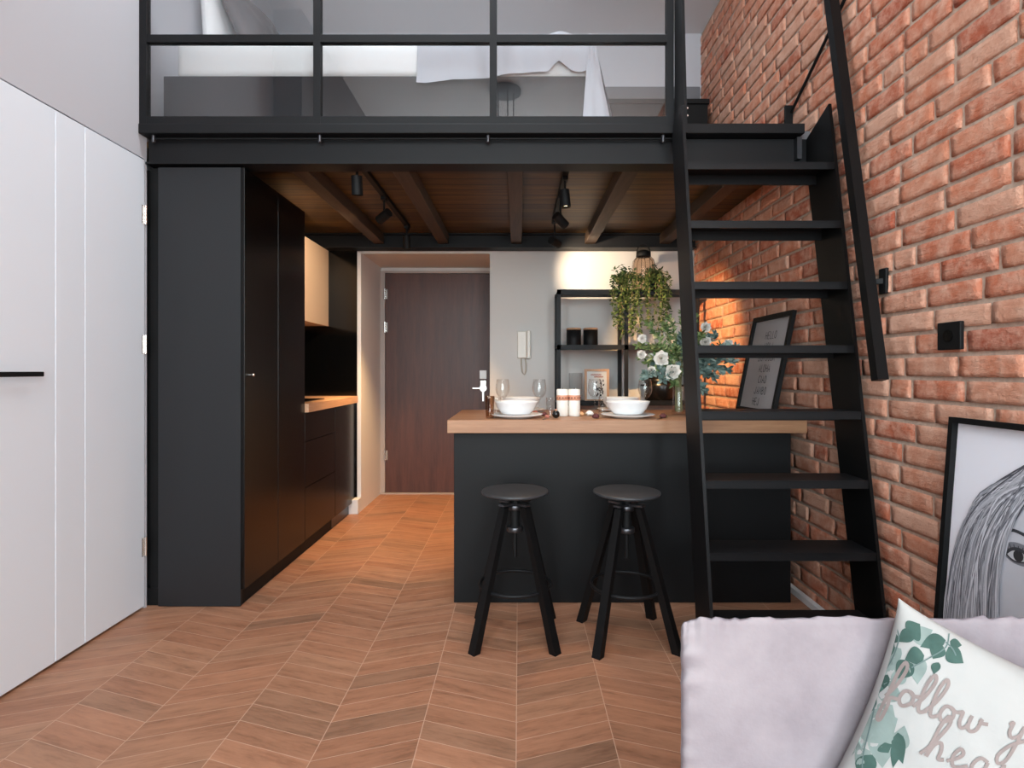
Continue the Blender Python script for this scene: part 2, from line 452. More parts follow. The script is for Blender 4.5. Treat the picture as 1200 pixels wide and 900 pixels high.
wf = MB(); wf.box(-2.1, 1.6, YF-.1, YF, 0, .3); wf.box(-2.1, 1.6, YF-.1, YF, 3.6, ZC); wf.box(-2.1, -1.6, YF-.1, YF, .3, 3.6); wf.box(1.3, 1.6, YF-.1, YF, .3, 3.6)
struct('wall_front', wf, M['white_wall'], 'white window wall behind the viewer', 'wall')
wn = thing('window_1', 'wide white framed window behind the viewer', 'window', (-.15, YF-.05, .3), kind='structure')
wfm = MB()
for x in (-1.57, -.62, .32, 1.27): wfm.box(x-.03, x+.03, YF-.09, YF-.02, .3, 3.6)
for z in (.33, 2.4, 3.57): wfm.box(-1.6, 1.3, YF-.09, YF-.02, z-.03, z+.03)
part('window_frame', wfm, M['door_white'], wn)
part('pane', box(-1.57, 1.27, YF-.06, YF-.052, .32, 3.58), M['glass_pane'], wn)

# brick wall: every brick modelled in one mesh, mortar behind
def brick_wall():
    mb = MB(); mb.cur = 1; mb.box(XR+.0046, XR+.12, YF, YB+.1, 0, ZC); mb.cur = 0
    P, L, J = .081, .25, .0145
    rg = random.Random(3); row = 0; z = -.012
    while z < ZC:
        z0 = max(z+J/2, .001); z1 = min(z+P-J/2, ZC-.001)
        y = YF-.2+(row % 2)*L/2+rg.uniform(-.02, .02)
        while y < YB:
            ln = L*rg.uniform(.93, 1.05) if rg.random() > .07 else L*.5
            y0 = max(y+J/2, YF); y1 = min(y+ln-J/2, YB-.001); y += ln
            if y1-y0 < .02 or z1-z0 < .01: continue
            out = rg.uniform(-.0018, .0022); tl = rg.uniform(-.002, .002); tz = rg.uniform(-.0015, .0015)
            near = y1 > .9
            nu, nv = (9, 4) if near else (2, 1)
            base = len(mb.v); idx = {}
            vs = []
            for j in range(nv+1):
                for i in range(nu+1):
                    u, w = i/nu, j/nv
                    yy = y0+(y1-y0)*u; zz = z0+(z1-z0)*w
                    e = 1 if (i in (0, nu) or j in (0, nv)) else 0
                    k = (i in (0, nu)) and (j in (0, nv))
                    q = Vector((row*3.1, yy*26, zz*34))
                    nz = noise.noise(q)*.0035+noise.noise(q*2.7)*.0018 if near else 0
                    if e and near:
                        yy += noise.noise(q*1.7+Vector((5, 0, 0)))*.0012; zz += noise.noise(q*1.7+Vector((0, 9, 0)))*.0010
                    if k: yy += (.5-u)*.002; zz += (.5-w)*.002
                    vs.append((XR-.002+out+tl*(u-.5)*2+tz*(w-.5)*2+nz+(.0006 if e else -.0008), yy, zz))
            fs = [(j*(nu+1)+i, (j+1)*(nu+1)+i, (j+1)*(nu+1)+i+1, j*(nu+1)+i+1) for j in range(nv) for i in range(nu)]
            # skirts back into the mortar
            loop = [i for i in range(nu+1)]+[j*(nu+1)+nu for j in range(1, nv+1)]+[nv*(nu+1)+i for i in range(nu-1, -1, -1)]+[j*(nu+1) for j in range(nv-1, 0, -1)]
            m = len(loop); mb.add(vs, fs, True)
            o_ = len(mb.v)-len(vs); n0 = len(mb.v)
            mb.v += [Vector((XR+.02, vs[i][1], vs[i][2])) for i in loop]
            for k in range(m):
                mb.f.append([o_+loop[k], o_+loop[(k+1) % m], n0+(k+1) % m, n0+k]); mb.sm.append(False); mb.mi.append(0)
        z += P; row += 1
    return mb
me_b = brick_wall()
o = build('wall_right', me_b, [M['brick'], M['mortar']], None, (XR, 1, 0))
tag(o, 'rough terracotta brick wall with pale grey mortar on the right', 'wall', kind='structure')
struct('baseboard_right', box(XR-.034, XR-.006, 2.3, 4.62, 0, .03), M['white_wall'], 'low pale grey skirting under the brick wall', 'skirting')

# white door
d1 = thing('door_1', 'white flush door with fine vertical grooves and black lever handle', 'door', (XL, 2.3, 0), kind='structure')
leafm = MB(); leafm.box(XL-.05, XL+.002, 1.845, 2.195, .012, 2.166, bev=.002); leafm.box(XL-.05, XL+.002, 2.199, 2.345, .012, 2.166, bev=.002)
leafm.box(XL-.05, XL+.002, 2.349, 2.720, .012, 2.166, bev=.002); leafm.box(XL-.05, XL-.0015, 2.18, 2.36, .012, 2.166)
part('door_leaf', leafm, M['door_white'], d1)
lv = MB(); lv.box(XL+.04, XL+.056, 1.90, 2.083, 1.127, 1.145, bev=.003); lv.cyl((XL, 1.915, 1.136), (XL+.05, 1.915, 1.136), .009); lv.box(XL, XL+.008, 1.888, 1.942, 1.109, 1.163, bev=.002)
part('lever_handle', lv, M['black_matte'], d1, 'black lever handle')
for z in (1.90, 1.275, .30):
    h = MB(); h.cyl((XL+.008, 2.7215, z-.045), (XL+.008, 2.7215, z+.045), .0075, n=12); h.box(XL-.012, XL+.004, 2.70, 2.7215, z-.044, z+.044)
    part('hinge', h, M['chrome'], d1, 'chrome hinge')

# brown entrance door
d2 = thing('door_2', 'reddish brown veneered entrance door with silver lock and lever', 'door', (-.76, YD, 0), kind='structure')
fr = MB(); fr.box(-1.288, -1.246, YD-.03, YD, 0, 2.075); fr.box(-1.246, -.27, YD-.03, YD, 2.055, 2.075); fr.box(-.27, -.24, YD-.03, YD, 0, 2.075)
part('door_frame', fr, M['frame_door'], d2)
part('door_leaf', box(-1.243, -.272, YD-.022, YD, .008, 2.052, bev=.002), M['door_brown'], d2)
part('threshold', box(-1.288, -.24, YD-.05, YD, 0, .012), M['frame_door'], d2)
for z in (1.86, 1.55, .36):
    h = MB(); h.cyl((-1.246, YD-.034, z-.05), (-1.246, YD-.034, z+.05), .009, n=12); h.box(-1.246, -1.222, YD-.028, YD-.02, z-.045, z+.045)
    part('hinge', h, M['chrome'], d2, 'chrome hinge')
lk = MB(); lk.box(-.365, -.3, YD-.034, YD-.02, 1.07, 1.15, bev=.004)
part('lock_plate', lk, M['porcelain'], d2, 'pale square lock plate')
lr = MB(); lr.box(-.362, -.302, YD-.034, YD-.02, 1.0, 1.06, bev=.006); lr.cyl((-.332, YD-.036, .985), (-.332, YD-.02, .985), .032, n=24); lr.box(-.342, -.322, YD-.034, YD-.02, .86, .96, bev=.003)
rose = part('lock_rose', lr, M['chrome'], d2, 'silver escutcheon with key')
lv = MB(); lv.cyl((-.332, YD-.036, .985), (-.332, YD-.075, .985), .01, n=12); lv.box(-.43, -.325, YD-.085, YD-.068, .976, .994, bev=.004)
part('lever_handle', lv, M['chrome'], d2)
part('keyhole', MB().cyl((-.332, YD-.037, .985), (-.332, YD-.0355, .985), .0105, n=16), M['black_matte'], rose)

# ------------------------------------------------------------------ loft
struct('loft_deck', box(XK, XR, YE+.02, YB, 2.24, 2.27), M['plank'], 'underside of the loft made of dark brown timber planks', 'loft')
struct('loft_floor', box(XK, XR-.012, YE+.02, 4.45, 2.2705, 2.322), M['panel_grey'], 'grey floor of the sleeping loft', 'floor')
eb = MB(); eb.box(XL+.012, 1.395, YE-.006, YE+.012, 2.158, 2.272); eb.box(XL+.005, 1.395, YE-.02, YE+.09, 2.148, 2.157); eb.box(XL+.012, 1.395, YE+.012, YE+.09, 2.262, 2.272)
struct('loft_edge_beam', eb, M['black'], 'long black steel channel beam along the loft edge', 'beam')
struct('loft_nosing', box(XL+.001, 1.36, 2.675, 2.757, 2.277, 2.324, bev=.004), M['black'], 'black steel nosing of the loft floor under the glass railing', 'beam')
rb = MB(); rb.box(XK+.01, XR-.03, 4.50, 4.515, 2.13, 2.238); rb.box(XK+.01, XR-.03, 4.46, 4.6, 2.124, 2.133); rb.box(XK+.01, XR-.03, 4.46, 4.6, 2.228, 2.238)
struct('loft_rear_beam', rb, M['black'], 'black steel beam under the loft along the back wall', 'beam')
JL = ['leftmost timber joist under the loft, beside the tall black cabinet', 'second timber joist from the left, right of the left light track',
      'middle timber joist under the loft, running straight above the brown door', 'fourth timber joist from the left, right of the right light track',
      'rightmost timber joist under the loft, next to the brick wall']
for x, lb in zip((-1.115, -.60, -.02, .568, 1.165), JL):
    solo('ceiling_joist', box(x-.042, x+.042, YE+.014, 4.497, 2.1585, 2.239, bev=.004), M['joist'], lb, 'joist', 'timber joists under the loft')

# curtain rod under the nosing
cr = thing('curtain_rod', 'thin black rod on small hooks along the loft beam', 'rod', (0, 2.70, 2.262))
part('rod', MB().tube([(XL+.06, 2.703, 2.262), (.74, 2.703, 2.262)], .0045, 10), M['black_matte'], cr)
for px in (180, 375, 572, 777):
    x = (px-CX)/F*2.703
    h = MB(); h.cyl((x, 2.703, 2.277), (x, 2.703, 2.25), .009, n=14); h.ball((x, 2.703, 2.25), .0095)
    part('hook', h, M['steel_dark'], cr)

# glass railing
rl = thing('loft_railing', 'black steel railing with clear glass panes along the loft edge', 'railing', (-.54, 2.7, 2.324))
XP = [-1.792, -.963, -.122, .722]; PW = .034
for x in XP: part('post', box(x-PW/2, x+PW/2, 2.683, 2.717, 2.3245, 3.24), M['black'], rl)
for z in (2.343, 2.733, 3.223):
    for a, b in zip(XP[:-1], XP[1:]):
        part('rail', box(a+PW/2, b-PW/2, 2.684, 2.716, z-.018, z+.018), M['black'], rl)
for a, b in zip(XP[:-1], XP[1:]):
    for z0, z1 in ((2.361, 2.715), (2.751, 3.205)):
        part('glass_pane', box(a+PW/2, b-PW/2, 2.696, 2.704, z0, z1), M['glass_pane'], rl)

# ------------------------------------------------------------------ ladder
lad = thing('loft_ladder', 'steep black open ladder stair with eight treads up to the loft', 'ladder', (1.07, 2.3, 0))
def fy(z): return 2.12+.178*z          # front edge of the stringers
for x0, x1, pk in ((.732, .745, 0), (1.396, 1.409, 1)):
    zt = 2.352
    pr = [(fy(0), 0), (fy(0)+.19, 0), (fy(zt-.09)+.235, zt-.09), (fy(zt), zt)] if pk else [(fy(0), 0), (fy(0)+.19, 0), (fy(2.27)+.17, 2.27), (fy(2.345)+.10, 2.345), (fy(2.345), 2.345)]
    n = len(pr); mb = MB()
    mb.add([(x0, y, z) for y, z in pr]+[(x1, y, z) for y, z in pr], [list(range(n)), list(range(2*n-1, n-1, -1))]+[(i, (i+1) % n, n+(i+1) % n, n+i) for i in range(n)])
    part('stringer', mb, M['black'] if not pk else M['black_step'], lad)
for k in range(8):
    z = 2.072-.2725*k
    mb = MB(); mb.box(.745, 1.396, fy(z)+.002, fy(z)+.168, z-.006, z); mb.box(.745, 1.396, fy(z)+.002, fy(z)+.008, z-.032, z-.005); mb.box(.745, 1.396, fy(z)+.155, fy(z)+.168, z-.05, z-.005)
    part('tread', mb, M['black'], lad)
br = MB(); br.box(1.335, 1.357, 2.70, 2.735, 2.165, 2.27)
part('mounting_plate', br, M['steel_dark'], lad)

gb = thing('grab_bar', 'upright flat black grab bar beside the glass railing above the ladder', 'grab bar', (.757, 2.55, 2.25))
mb = MB(); mb.add([(x, y, z) for x in (.746, .758) for (y, z) in ((2.53, 2.22), (2.70, 2.22), (2.70, 3.15), (2.60, 3.15))], [(0, 1, 2, 3), (7, 6, 5, 4), (0, 4, 5, 1), (1, 5, 6, 2), (2, 6, 7, 3), (3, 7, 4, 0)])
part('bar', mb, M['black'], gb)
for dz in (.05, .085):
    part('bolt', MB().cyl((.758, 2.54+dz*.08, 2.25+dz), (.764, 2.54+dz*.08, 2.25+dz), .006, n=10), M['chrome'], gb)

hr = thing('handrail', 'black square handrail bar slanting along the brick wall', 'handrail', (1.385, 2.17, 1.11))
p0, p1 = Vector((1.382, 2.155, 1.112)), Vector((1.382, 2.155+.2*2.0, 3.112))
part('bar', MB().bar(p0, p1, .042, .042, (1, 0, 0)), M['black_step'], hr)
for zb in (1.50, 2.95):
    yb = 2.155+.2*(zb-1.112)
    b = MB(); b.box(1.425, 1.439, yb-.045, yb+.0, zb-.05, zb+.05, bev=.004); b.bar((1.385, yb, zb), (1.43, yb-.02, zb), .02, .02)
    part('bracket', b, M['black_matte'], hr)

sr = thing('support_rod', 'thin black rod rising from a wall bracket behind the handrail', 'rod', (1.42, 2.93, 2.42))
part('bracket', box(1.395, 1.437, 2.95, 2.965, 2.325, 2.54, bev=.004), M['black_matte'], sr)
part('rod', MB().tube([(1.424, 2.945, 2.50), (1.425, 2.70, 2.635), (1.425, 2.46, 2.775)], .0075, 10), M['black_matte'], sr)

sw = thing('wall_switch', 'square black switch plate on the brick wall right of the handrail', 'switch', (1.43, 1.865, 1.22))
part('plate', box(1.422, 1.4365, 1.815, 1.915, 1.218, 1.31, bev=.003), M['black_matte'], sw)
part('socket', MB().cyl((1.4225, 1.865, 1.264), (1.419, 1.865, 1.264), .02, n=24), M['cab_gloss'], sw)

# ------------------------------------------------------------------ kitchen
tc = thing('tall_cabinet', 'tall black cabinet with charcoal side panel facing the room', 'cabinet', (-1.55, 2.93, 0), 'kitchen tall cabinets')
part('side_panel', box(-1.752, -1.352, 2.735, 2.753, .004, 2.136, bev=.0015), M['cab_front'], tc, 'charcoal side panel')
part('filler_strip', box(XL+.004, -1.756, 2.76, 2.775, .004, 2.14), M['black_matte'], tc)
part('carcass', box(-1.94, -1.353, 2.776, 3.119, .09, 2.136), M['black_matte'], tc)
part('door', box(-1.351, -1.333, 2.737, 3.117, .086, 2.136, bev=.0015), M['cab_gloss'], tc, 'glossy black door')
kn = MB(); kn.cyl((-1.334, 2.795, 1.127), (-1.322, 2.795, 1.127), .006, n=14); kn.ball((-1.318, 2.795, 1.127), .009)
part('lock_knob', kn, M['chrome'], tc)
part('plinth', box(-1.90, -1.36, 2.756, 3.119, .0, .084), M['black_matte'], tc)
tc2 = thing('tall_cabinet', 'tall glossy black cabinet next to the oak kitchen worktop', 'cabinet', (-1.55, 3.31, 0), 'kitchen tall cabinets')
part('carcass', box(-1.94, -1.353, 3.122, 3.505, .09, 2.136), M['black_matte'], tc2)
part('door', box(-1.351, -1.333, 3.122, 3.508, .086, 2.136, bev=.0015), M['cab_gloss'], tc2)
part('plinth', box(-1.90, -1.36, 3.122, 3.508, 0, .084), M['black_matte'], tc2)
for y0, y1, lb in ((3.511, 4.086, 'black base cabinet with drawers next to the tall cabinet'), (4.090, 4.585, 'black base cabinet beside the white wall end')):
    bc = thing('base_cabinet', lb, 'cabinet', (-1.6, (y0+y1)/2, 0), 'kitchen base cabinets')
    part('carcass', box(-1.94, -1.353, y0, y1, .09, .884), M['black_matte'], bc)
    if y0 < 4:
        for z0, z1 in ((.088, .415), (.420, .700), (.705, .882)):
            part('drawer', box(-1.351, -1.333, y0+.001, y1-.001, z0, z1, bev=.0015), M['cab_gloss'], bc)
    else:
        part('door', box(-1.351, -1.333, y0+.001, y1-.001, .088, .882, bev=.0015), M['cab_gloss'], bc)
    part('plinth', box(-1.90, -1.36, y0, y1, 0, .084), M['steel_dark'] if y0 > 4 else M['black_matte'], bc)
solo('kitchen_worktop', box(-1.94, -1.31, 3.511, 4.59, .887, .942, bev=.002), M['oak_light'], 'oak kitchen worktop over the black base cabinets', 'worktop')
solo('cooktop', box(-1.86, -1.40, 3.56, 4.06, .9425, .949, bev=.002), M['splash'], 'black glass cooktop set in the kitchen worktop', 'cooktop')
uc = thing('wall_cabinet', 'beige wall cabinet lit warmly above the kitchen worktop', 'cabinet', (-1.74, 4.0, 1.51))
part('carcass', box(-1.94, -1.568, 3.512, 4.585, 1.51, 2.12), M['beige_cab'], uc)
for y0, y1 in ((3.512, 4.047), (4.051, 4.585)): part('door', box(-1.566, -1.548, y0, y1, 1.508, 2.122, bev=.002), M['beige_cab'], uc)
struct('trim_2', box(-1.948, -1.941, 3.512, 4.594, .943, 1.508), M['splash'], 'black glossy splashback over the kitchen worktop', 'splashback')
struct('trim_3', box(-1.94, -1.319, 4.587, 4.597, .09, 2.126), M['splash'], 'black glossy end panel beside the wall cabinet', 'panel')

# ------------------------------------------------------------------ island
isl = thing('kitchen_island', 'black panelled breakfast island under the oak counter', 'island', (.51, 3.05, 0))
part('front_panel', box(-.321, 1.345, 2.785, 2.803, .002, .849, bev=.0015), M['island'], isl)
part('body', box(-.319, 1.343, 2.804, 3.30, .003, .849), M['island'], isl)
solo('counter_top', box(-.342, 1.378, 2.69, 3.40, .85, .912, bev=.002), M['oak'], 'thick light oak counter top on the black island', 'counter top')
ZT = .9125

# stools
def leg_mb(a, z1=.565):
    mb = MB(); ca, sa = math.cos(a), math.sin(a)
    rd = Vector((ca, sa, 0)); tg = Vector((-sa, ca, 0))
    p0 = rd*.233; p1 = rd*.062+Vector((0, 0, z1))
    w0, w1 = .019, .015; d0, d1 = .017, .013
    v = [p0-tg*w0-rd*d0, p0+tg*w0-rd*d0, p0+tg*w0+rd*d0, p0-tg*w0+rd*d0, p1-tg*w1-rd*d1, p1+tg*w1-rd*d1, p1+tg*w1+rd*d1, p1-tg*w1+rd*d1]
    return mb.add(v, [(3, 2, 1, 0), (4, 5, 6, 7), (0, 1, 5, 4), (1, 2, 6, 5), (2, 3, 7, 6), (3, 0, 4, 7)])
M['stool_seat'] = plain('black_stool_seat', (52, 53, 56), .4, spec=.5)
st = thing('bar_stool', 'black round bar stool in front of the island, left one near the door', 'stool', (0, 0, 0), 'bar stools at the island')
part('seat', MB().lathe([(0, .614), (.137, .614), (.144, .618), (.146, .623), (.144, .628), (.138, .630), (0, .630)], n=48), M['stool_seat'], st)
sp = MB(); sp.cyl((0, 0, .34), (0, 0, .613), .0095, n=14); sp.cyl((0, 0, .46), (0, 0, .59), .02, n=20); sp.lathe([(0, .6135), (.05, .6135), (.05, .608), (.02, .600)], n=24)
part('spindle', sp, M['black_matte'], st)
for z, r in ((.557, .031), (.462, .033)):
    part('collar', MB().lathe([(.018, z-.011), (r, z-.011), (r+.002, z-.008), (r+.002, z+.008), (r, z+.011), (.018, z+.011)], n=28), M['steel_dark'], st)
for k in range(4): part('leg', leg_mb(PI/4+k*PI/2), M['black_step'], st)
for k in range(4):
    a = PI/4+k*PI/2; b = MB()
    b.bar((math.cos(a)*.02, math.sin(a)*.02, .572), (math.cos(a)*.082, math.sin(a)*.082, .575), .034, .009)
    part('bracket', b, M['steel_dark'], st)
part('foot_ring', MB().torus((0, 0, .225), .152, .0075), M['black'], st)
st.location = (-.017, 2.45, 0); st.rotation_euler = (0, 0, R(0))
dup(st, (.466, 2.435, 0), R(5), 'black round bar stool in front of the island, right one near the ladder')

# ------------------------------------------------------------------ shelf and what stands on it
sh = thing('metal_shelf', 'black metal open shelving rack against the back wall', 'shelf', (.84, 4.45, 0))
for x in (.306, .82, 1.36):
    for y in (4.30, 4.585): part('post', box(x-.014, x+.014, y-.014, y+.014, 0, 1.765), M['black'], sh)
for z in (.30, .905, 1.33, 1.752):
    s_ = MB(); s_.box(.292, 1.374, 4.286, 4.302, z-.024, z+.014); s_.box(.292, 1.374, 4.302, 4.599, z-.006, z+.002)
    part('shelf_board', s_, M['black'], sh)
for x, lb in ((.425, 'black canister with light wooden lid, left of the pair on the shelf'), (.555, 'black canister with light wooden lid, right of the pair on the shelf')):
    c = thing('canister', lb, 'canister', (x, 4.36, 1.3325), 'black canisters on the shelf')
    part('body', MB().lathe([(0, 1.3325), (.054, 1.3325), (.056, 1.337), (.056, 1.462), (.0, 1.462)], (x, 4.36, 0), 28), M['black_matte'], c)
    part('lid', MB().lathe([(0, 1.4625), (.057, 1.4625), (.057, 1.473), (.05, 1.477), (0, 1.477)], (x, 4.36, 0), 28), M['ash_wood'], c, 'light wooden lid')
# framed print on the lower shelf
pf = thing('framed_print', 'small wood framed print with handwriting and leaf drawing on the shelf', 'picture frame', (.602, 4.36, .908))
part('frame', MB().box(.508, .526, 4.352, 4.37, .908, 1.16).box(.68, .698, 4.352, 4.37, .908, 1.16).box(.526, .68, 4.352, 4.37, .908, .926).box(.526, .68, 4.352, 4.37, 1.142, 1.16), M['ash_wood'], pf)
part('sheet', box(.526, .68, 4.359, 4.363, .926, 1.142), M['paper'], pf)
tx = MB()
def stroke2d(mb, pts, w, fn):
    """flat ribbon along 2-D points, mapped to 3-D by fn"""
    pts = [Vector((p[0], p[1])) for p in pts]; L = []; Rr = []
    for i, p in enumerate(pts):
        t = pts[min(i+1, len(pts)-1)]-pts[max(i-1, 0)]
        if t.length < 1e-9: t = Vector((1, 0))
        t.normalize(); nrm = Vector((-t.y, t.x))*w/2
        L.append(fn(*(p+nrm))); Rr.append(fn(*(p-nrm)))
    n = len(pts); mb.add(L+Rr, [(i, i+1, n+i+1, n+i) for i in range(n-1)])
def catmull(pts, k=6):
    out = []
    P_ = [pts[0]]+list(pts)+[pts[-1]]
    for i in range(1, len(P_)-2):
        a, b, c, d = P_[i-1], P_[i], P_[i+1], P_[i+2]
        for j in range(k):
            t = j/k
            out.append(tuple(.5*((2*b[m])+(-a[m]+c[m])*t+(2*a[m]-5*b[m]+4*c[m]-d[m])*t*t+(-a[m]+3*b[m]-3*c[m]+d[m])*t**3) for m in (0, 1)))
    out.append(tuple(pts[-1])); return out
pm = lambda a, b: Vector((.603+a, 4.3585, 1.034+b))
for y, a0, a1 in ((.082, -.045, .035), (.066, -.02, .05)):
    stroke2d(tx, catmull([(a0+(a1-a0)*i/16, y+(.006 if i % 2 else -.006)) for i in range(17)], 3), .0035, pm)
part('handwriting', tx, M['ink_red'], pf)
lf = MB()
for k in range(26):
    a = rng.uniform(-.01, .06); b = rng.uniform(-.095, .03); d = rng.uniform(0.5, 2.6)
    pts = [(a, b), (a+.012*math.cos(d)-.006*math.sin(d), b+.012*math.sin(d)+.006*math.cos(d)), (a+.026*math.cos(d), b+.026*math.sin(d)), (a+.012*math.cos(d)+.006*math.sin(d), b+.012*math.sin(d)-.006*math.cos(d))]
    lf.add([pm(*p) for p in pts], [(0, 1, 2, 3)])
stroke2d(lf, [(.02, -.1), (.03, -.03), (.035, .035)], .003, pm)
part('leaf_drawing', lf, M['ink'], pf)
# glass jar, black pot
solo('glass_jar', MB().lathe([(0, .908), (.05, .908), (.053, .915), (.053, 1.13), (.050, 1.13), (.050, .92), (0, .918)], (.44, 4.36, 0), 28), M['glass'], 'tall clear glass cylinder on the lower shelf left of the print', 'jar')
bp = thing('black_pot', 'black rounded pot with a knobbed lid on the lower shelf', 'pot', (1.13, 4.43, .908))
part('body', MB().lathe([(0, .908), (.125, .908), (.138, .92), (.14, 1.02), (.139, 1.06), (0, 1.06)], (1.13, 4.43, 0), 36), M['pot_dark'], bp)
lidp = part('lid', MB().lathe([(.142, 1.061), (.142, 1.07), (.13, 1.095), (.09, 1.115), (.04, 1.122), (0, 1.123)], (1.13, 4.43, 0), 36), M['pot_dark'], bp)
part('knob', MB().lathe([(.008, 1.122), (.01, 1.135), (.02, 1.142), (.018, 1.155), (0, 1.158)], (1.13, 4.43, 0), 18), M['pot_dark'], lidp)
for s_ in (-1, 1):
    part('handle', MB().tube([(1.13+s_*.137, 4.40, 1.03), (1.13+s_*.165, 4.41, 1.032), (1.13+s_*.165, 4.45, 1.032), (1.13+s_*.137, 4.46, 1.03)], .008, 8), M['pot_dark'], bp)
# lantern
LX, LY = .985, 4.452
ln = thing('lantern', 'bottle shaped glass lantern with black cap and ring on the shelf top', 'lantern', (LX, LY, 1.7545))
part('glass_body', MB().lathe([(0, 1.7545), (.082, 1.7545), (.087, 1.765), (.087, 1.985), (.078, 2.02), (.052, 2.045), (.050, 2.045), (.075, 2.016), (.084, 1.98), (.084, 1.765), (0, 1.76)], (LX, LY, 0), 32), M['lantern_glass'], ln)
cg = MB()
for k in range(8):
    a = 2*PI*(k+.5)/8; ca_, sa_ = math.cos(a), math.sin(a)
    cg.tube([(LX+.0885*ca_, LY+.0885*sa_, 1.756), (LX+.0885*ca_, LY+.0885*sa_, 1.985), (LX+.08*ca_, LY+.08*sa_, 2.02), (LX+.054*ca_, LY+.054*sa_, 2.047)], .0018, 6)
part('wire_cage', cg, M['black_matte'], ln)
part('cap', MB().lathe([(0, 2.046), (.055, 2.046), (.058, 2.05), (.056, 2.085), (.03, 2.098), (0, 2.10)], (LX, LY, 0), 28), M['black_matte'], ln)
part('ring_handle', MB().tube([(LX+.052*math.cos(a), LY, 2.085+.058*math.sin(a)) for a in [PI*i/16 for i in range(17)]], .0042, 8), M['black_matte'], ln)
# trailing plants
def trailing(x, lb, seed):
    rg = random.Random(seed)
    t = thing('trailing_plant', lb, 'plant', (x, 4.33, 1.755), 'trailing plants on the shelf top')
    part('pot', MB().lathe([(0, 1.7545), (.034, 1.7545), (.038, 1.83), (.034, 1.83), (.03, 1.82), (0, 1.83)], (x, 4.33, 0), 24), M['black_matte'], t)
    fo = MB(); stm = MB()
    for k in range(34):
        a = rg.uniform(0, 2*PI) if k < 20 else rg.uniform(PI*.95, PI*2.05)
        out = rg.uniform(.05, .115); ln_ = rg.uniform(.02, .49) if k >= 12 else -rg.uniform(.0, .05)
        top = rg.uniform(.02, .09)
        cx, cy = math.cos(a), math.sin(a)*.55
        if cy > 0: cy *= .5
        if ln_ > .02: cy = -abs(cy)*.9-.35
        pts = [Vector((x, 4.33, 1.83)), Vector((x+cx*out*.5, 4.33+cy*out*.6, 1.83+top)), Vector((x+cx*out, 4.33+cy*out*1.1, 1.83+top*.6))]
        n = max(1, int(abs(ln_)/.03))
        px, py = x+cx*out, 4.33+cy*out*1.15
        if ln_ > 0:
            for i in range(1, n+1):
                px += rg.uniform(-.009, .009)
                pts.append(Vector((px, min(py, 4.262), 1.83+top*.6-ln_*i/n)))
        stm.tube(pts, .0016, 5)
        for i in range(len(pts)-1):
            for m in range(4):
                p = pts[i].lerp(pts[i+1], rg.random())
                if p.z < 1.84 and p.y > 4.28: p.y = 4.265
                d = Vector((rg.uniform(-1, 1), rg.uniform(-1, .25), rg.uniform(-.7, .6)))
                fo.leaf(p, d, (rg.uniform(-.4, .4), -.6, .8), rg.uniform(.022, .036), rg.uniform(.014, .022), .2)
    for m in range(150):
        a = rg.uniform(0, 2*PI); r = rg.uniform(0, .1); h = rg.uniform(-.03, .115)
        p = Vector((x+math.cos(a)*r, 4.33+math.sin(a)*r*.6, 1.85+h*(1-r*4)))
        fo.leaf(p, (rg.uniform(-1, 1), rg.uniform(-1, .6), rg.uniform(-.3, .8)), (0, -.5, .8), rg.uniform(.022, .036), rg.uniform(.014, .022), .2)
    part('stems', stm, M['stem'], t); part('foliage', fo, M['leaf'], t)
trailing(.80, 'bushy green trailing plant on the shelf top, left of the pair', 11)
trailing(1.03, 'bushy green trailing plant on the shelf top in front of the lantern', 12)

# intercom
ic = thing('intercom_phone', 'ivory intercom handset on the grey wall right of the brown door', 'intercom', (.035, YB, 1.25))
part('base_plate', box(-.012, .062, YB-.035, YB-.0005, 1.25, 1.47, bev=.006), M['white_plastic'], ic)
part('handset', box(.064, .096, YB-.06, YB-.0005, 1.245, 1.475, bev=.008), M['white_plastic'], ic)
part('cord', MB().tube([(.02, YB-.02, 1.25), (.022, YB-.022, 1.19), (.03, YB-.022, 1.135), (.045, YB-.022, 1.115), (.058, YB-.022, 1.14), (.06, YB-.022, 1.19), (.052, YB-.022, 1.25)], .005, 8), M['cord'], ic)

# ------------------------------------------------------------------ track lights
def aim(o, d): o.rotation_euler = Vector(d).to_track_quat('-Z', 'Y').to_euler()
def spot_lamp(p, d, power, size, blend, col=(1, .60, .26)):
    l = bpy.data.lights.new('spot_lamp', 'SPOT'); l.energy = power; l.spot_size = R(size); l.spot_blend = blend; l.color = col; l.shadow_soft_size = .02
    o = bpy.data.objects.new('spot_lamp', l); COL.objects.link(o); o.location = p; aim(o, d); return o
for x, lb in ((-.83, 'black light track under the loft, left one'), (.255, 'black light track under the loft, right one')):
    solo('light_track', box(x-.016, x+.016, 2.86, 4.22 if x < 0 else 4.1, 2.215, 2.2395, bev=.002), M['black_matte'], lb, 'light track', 'ceiling light tracks')
def spot_head(x, y, z, d, lb, lit, power, size=70, blend=.8, col=(1, .60, .26)):
    d = Vector(d).normalized(); c = Vector((x, y, z))
    t = thing('track_spotlight', lb, 'spotlight', (x, y, 2.214), 'black cylinder track spotlights')
    s_ = MB(); s_.box(x-.014, x+.014, y-.03, y+.03, 2.196, 2.2145); s_.cyl((x, y, 2.197), (x, y, z), .006, n=10)
    part('stem', s_, M['black_matte'], t)
    a = c-d*.045; b = c+d*.05
    bd = MB(); bd.cyl(a, b, .028, n=24, caps=False); bd.add(bd.ring(a, d, .028, 24), [list(range(24))])
    bd.cyl(b, b-d*.012, .028, .020, n=24, caps=False)
    part('body', bd, M['black_matte'], t)
    part('lens', MB().add(MB().ring(b-d*.012, d, .020, 24), [list(range(24))]), M['lens'] if lit else M['black_matte'], t)
    if power: spot_lamp(b+d*.012, d, power, size, blend, col)
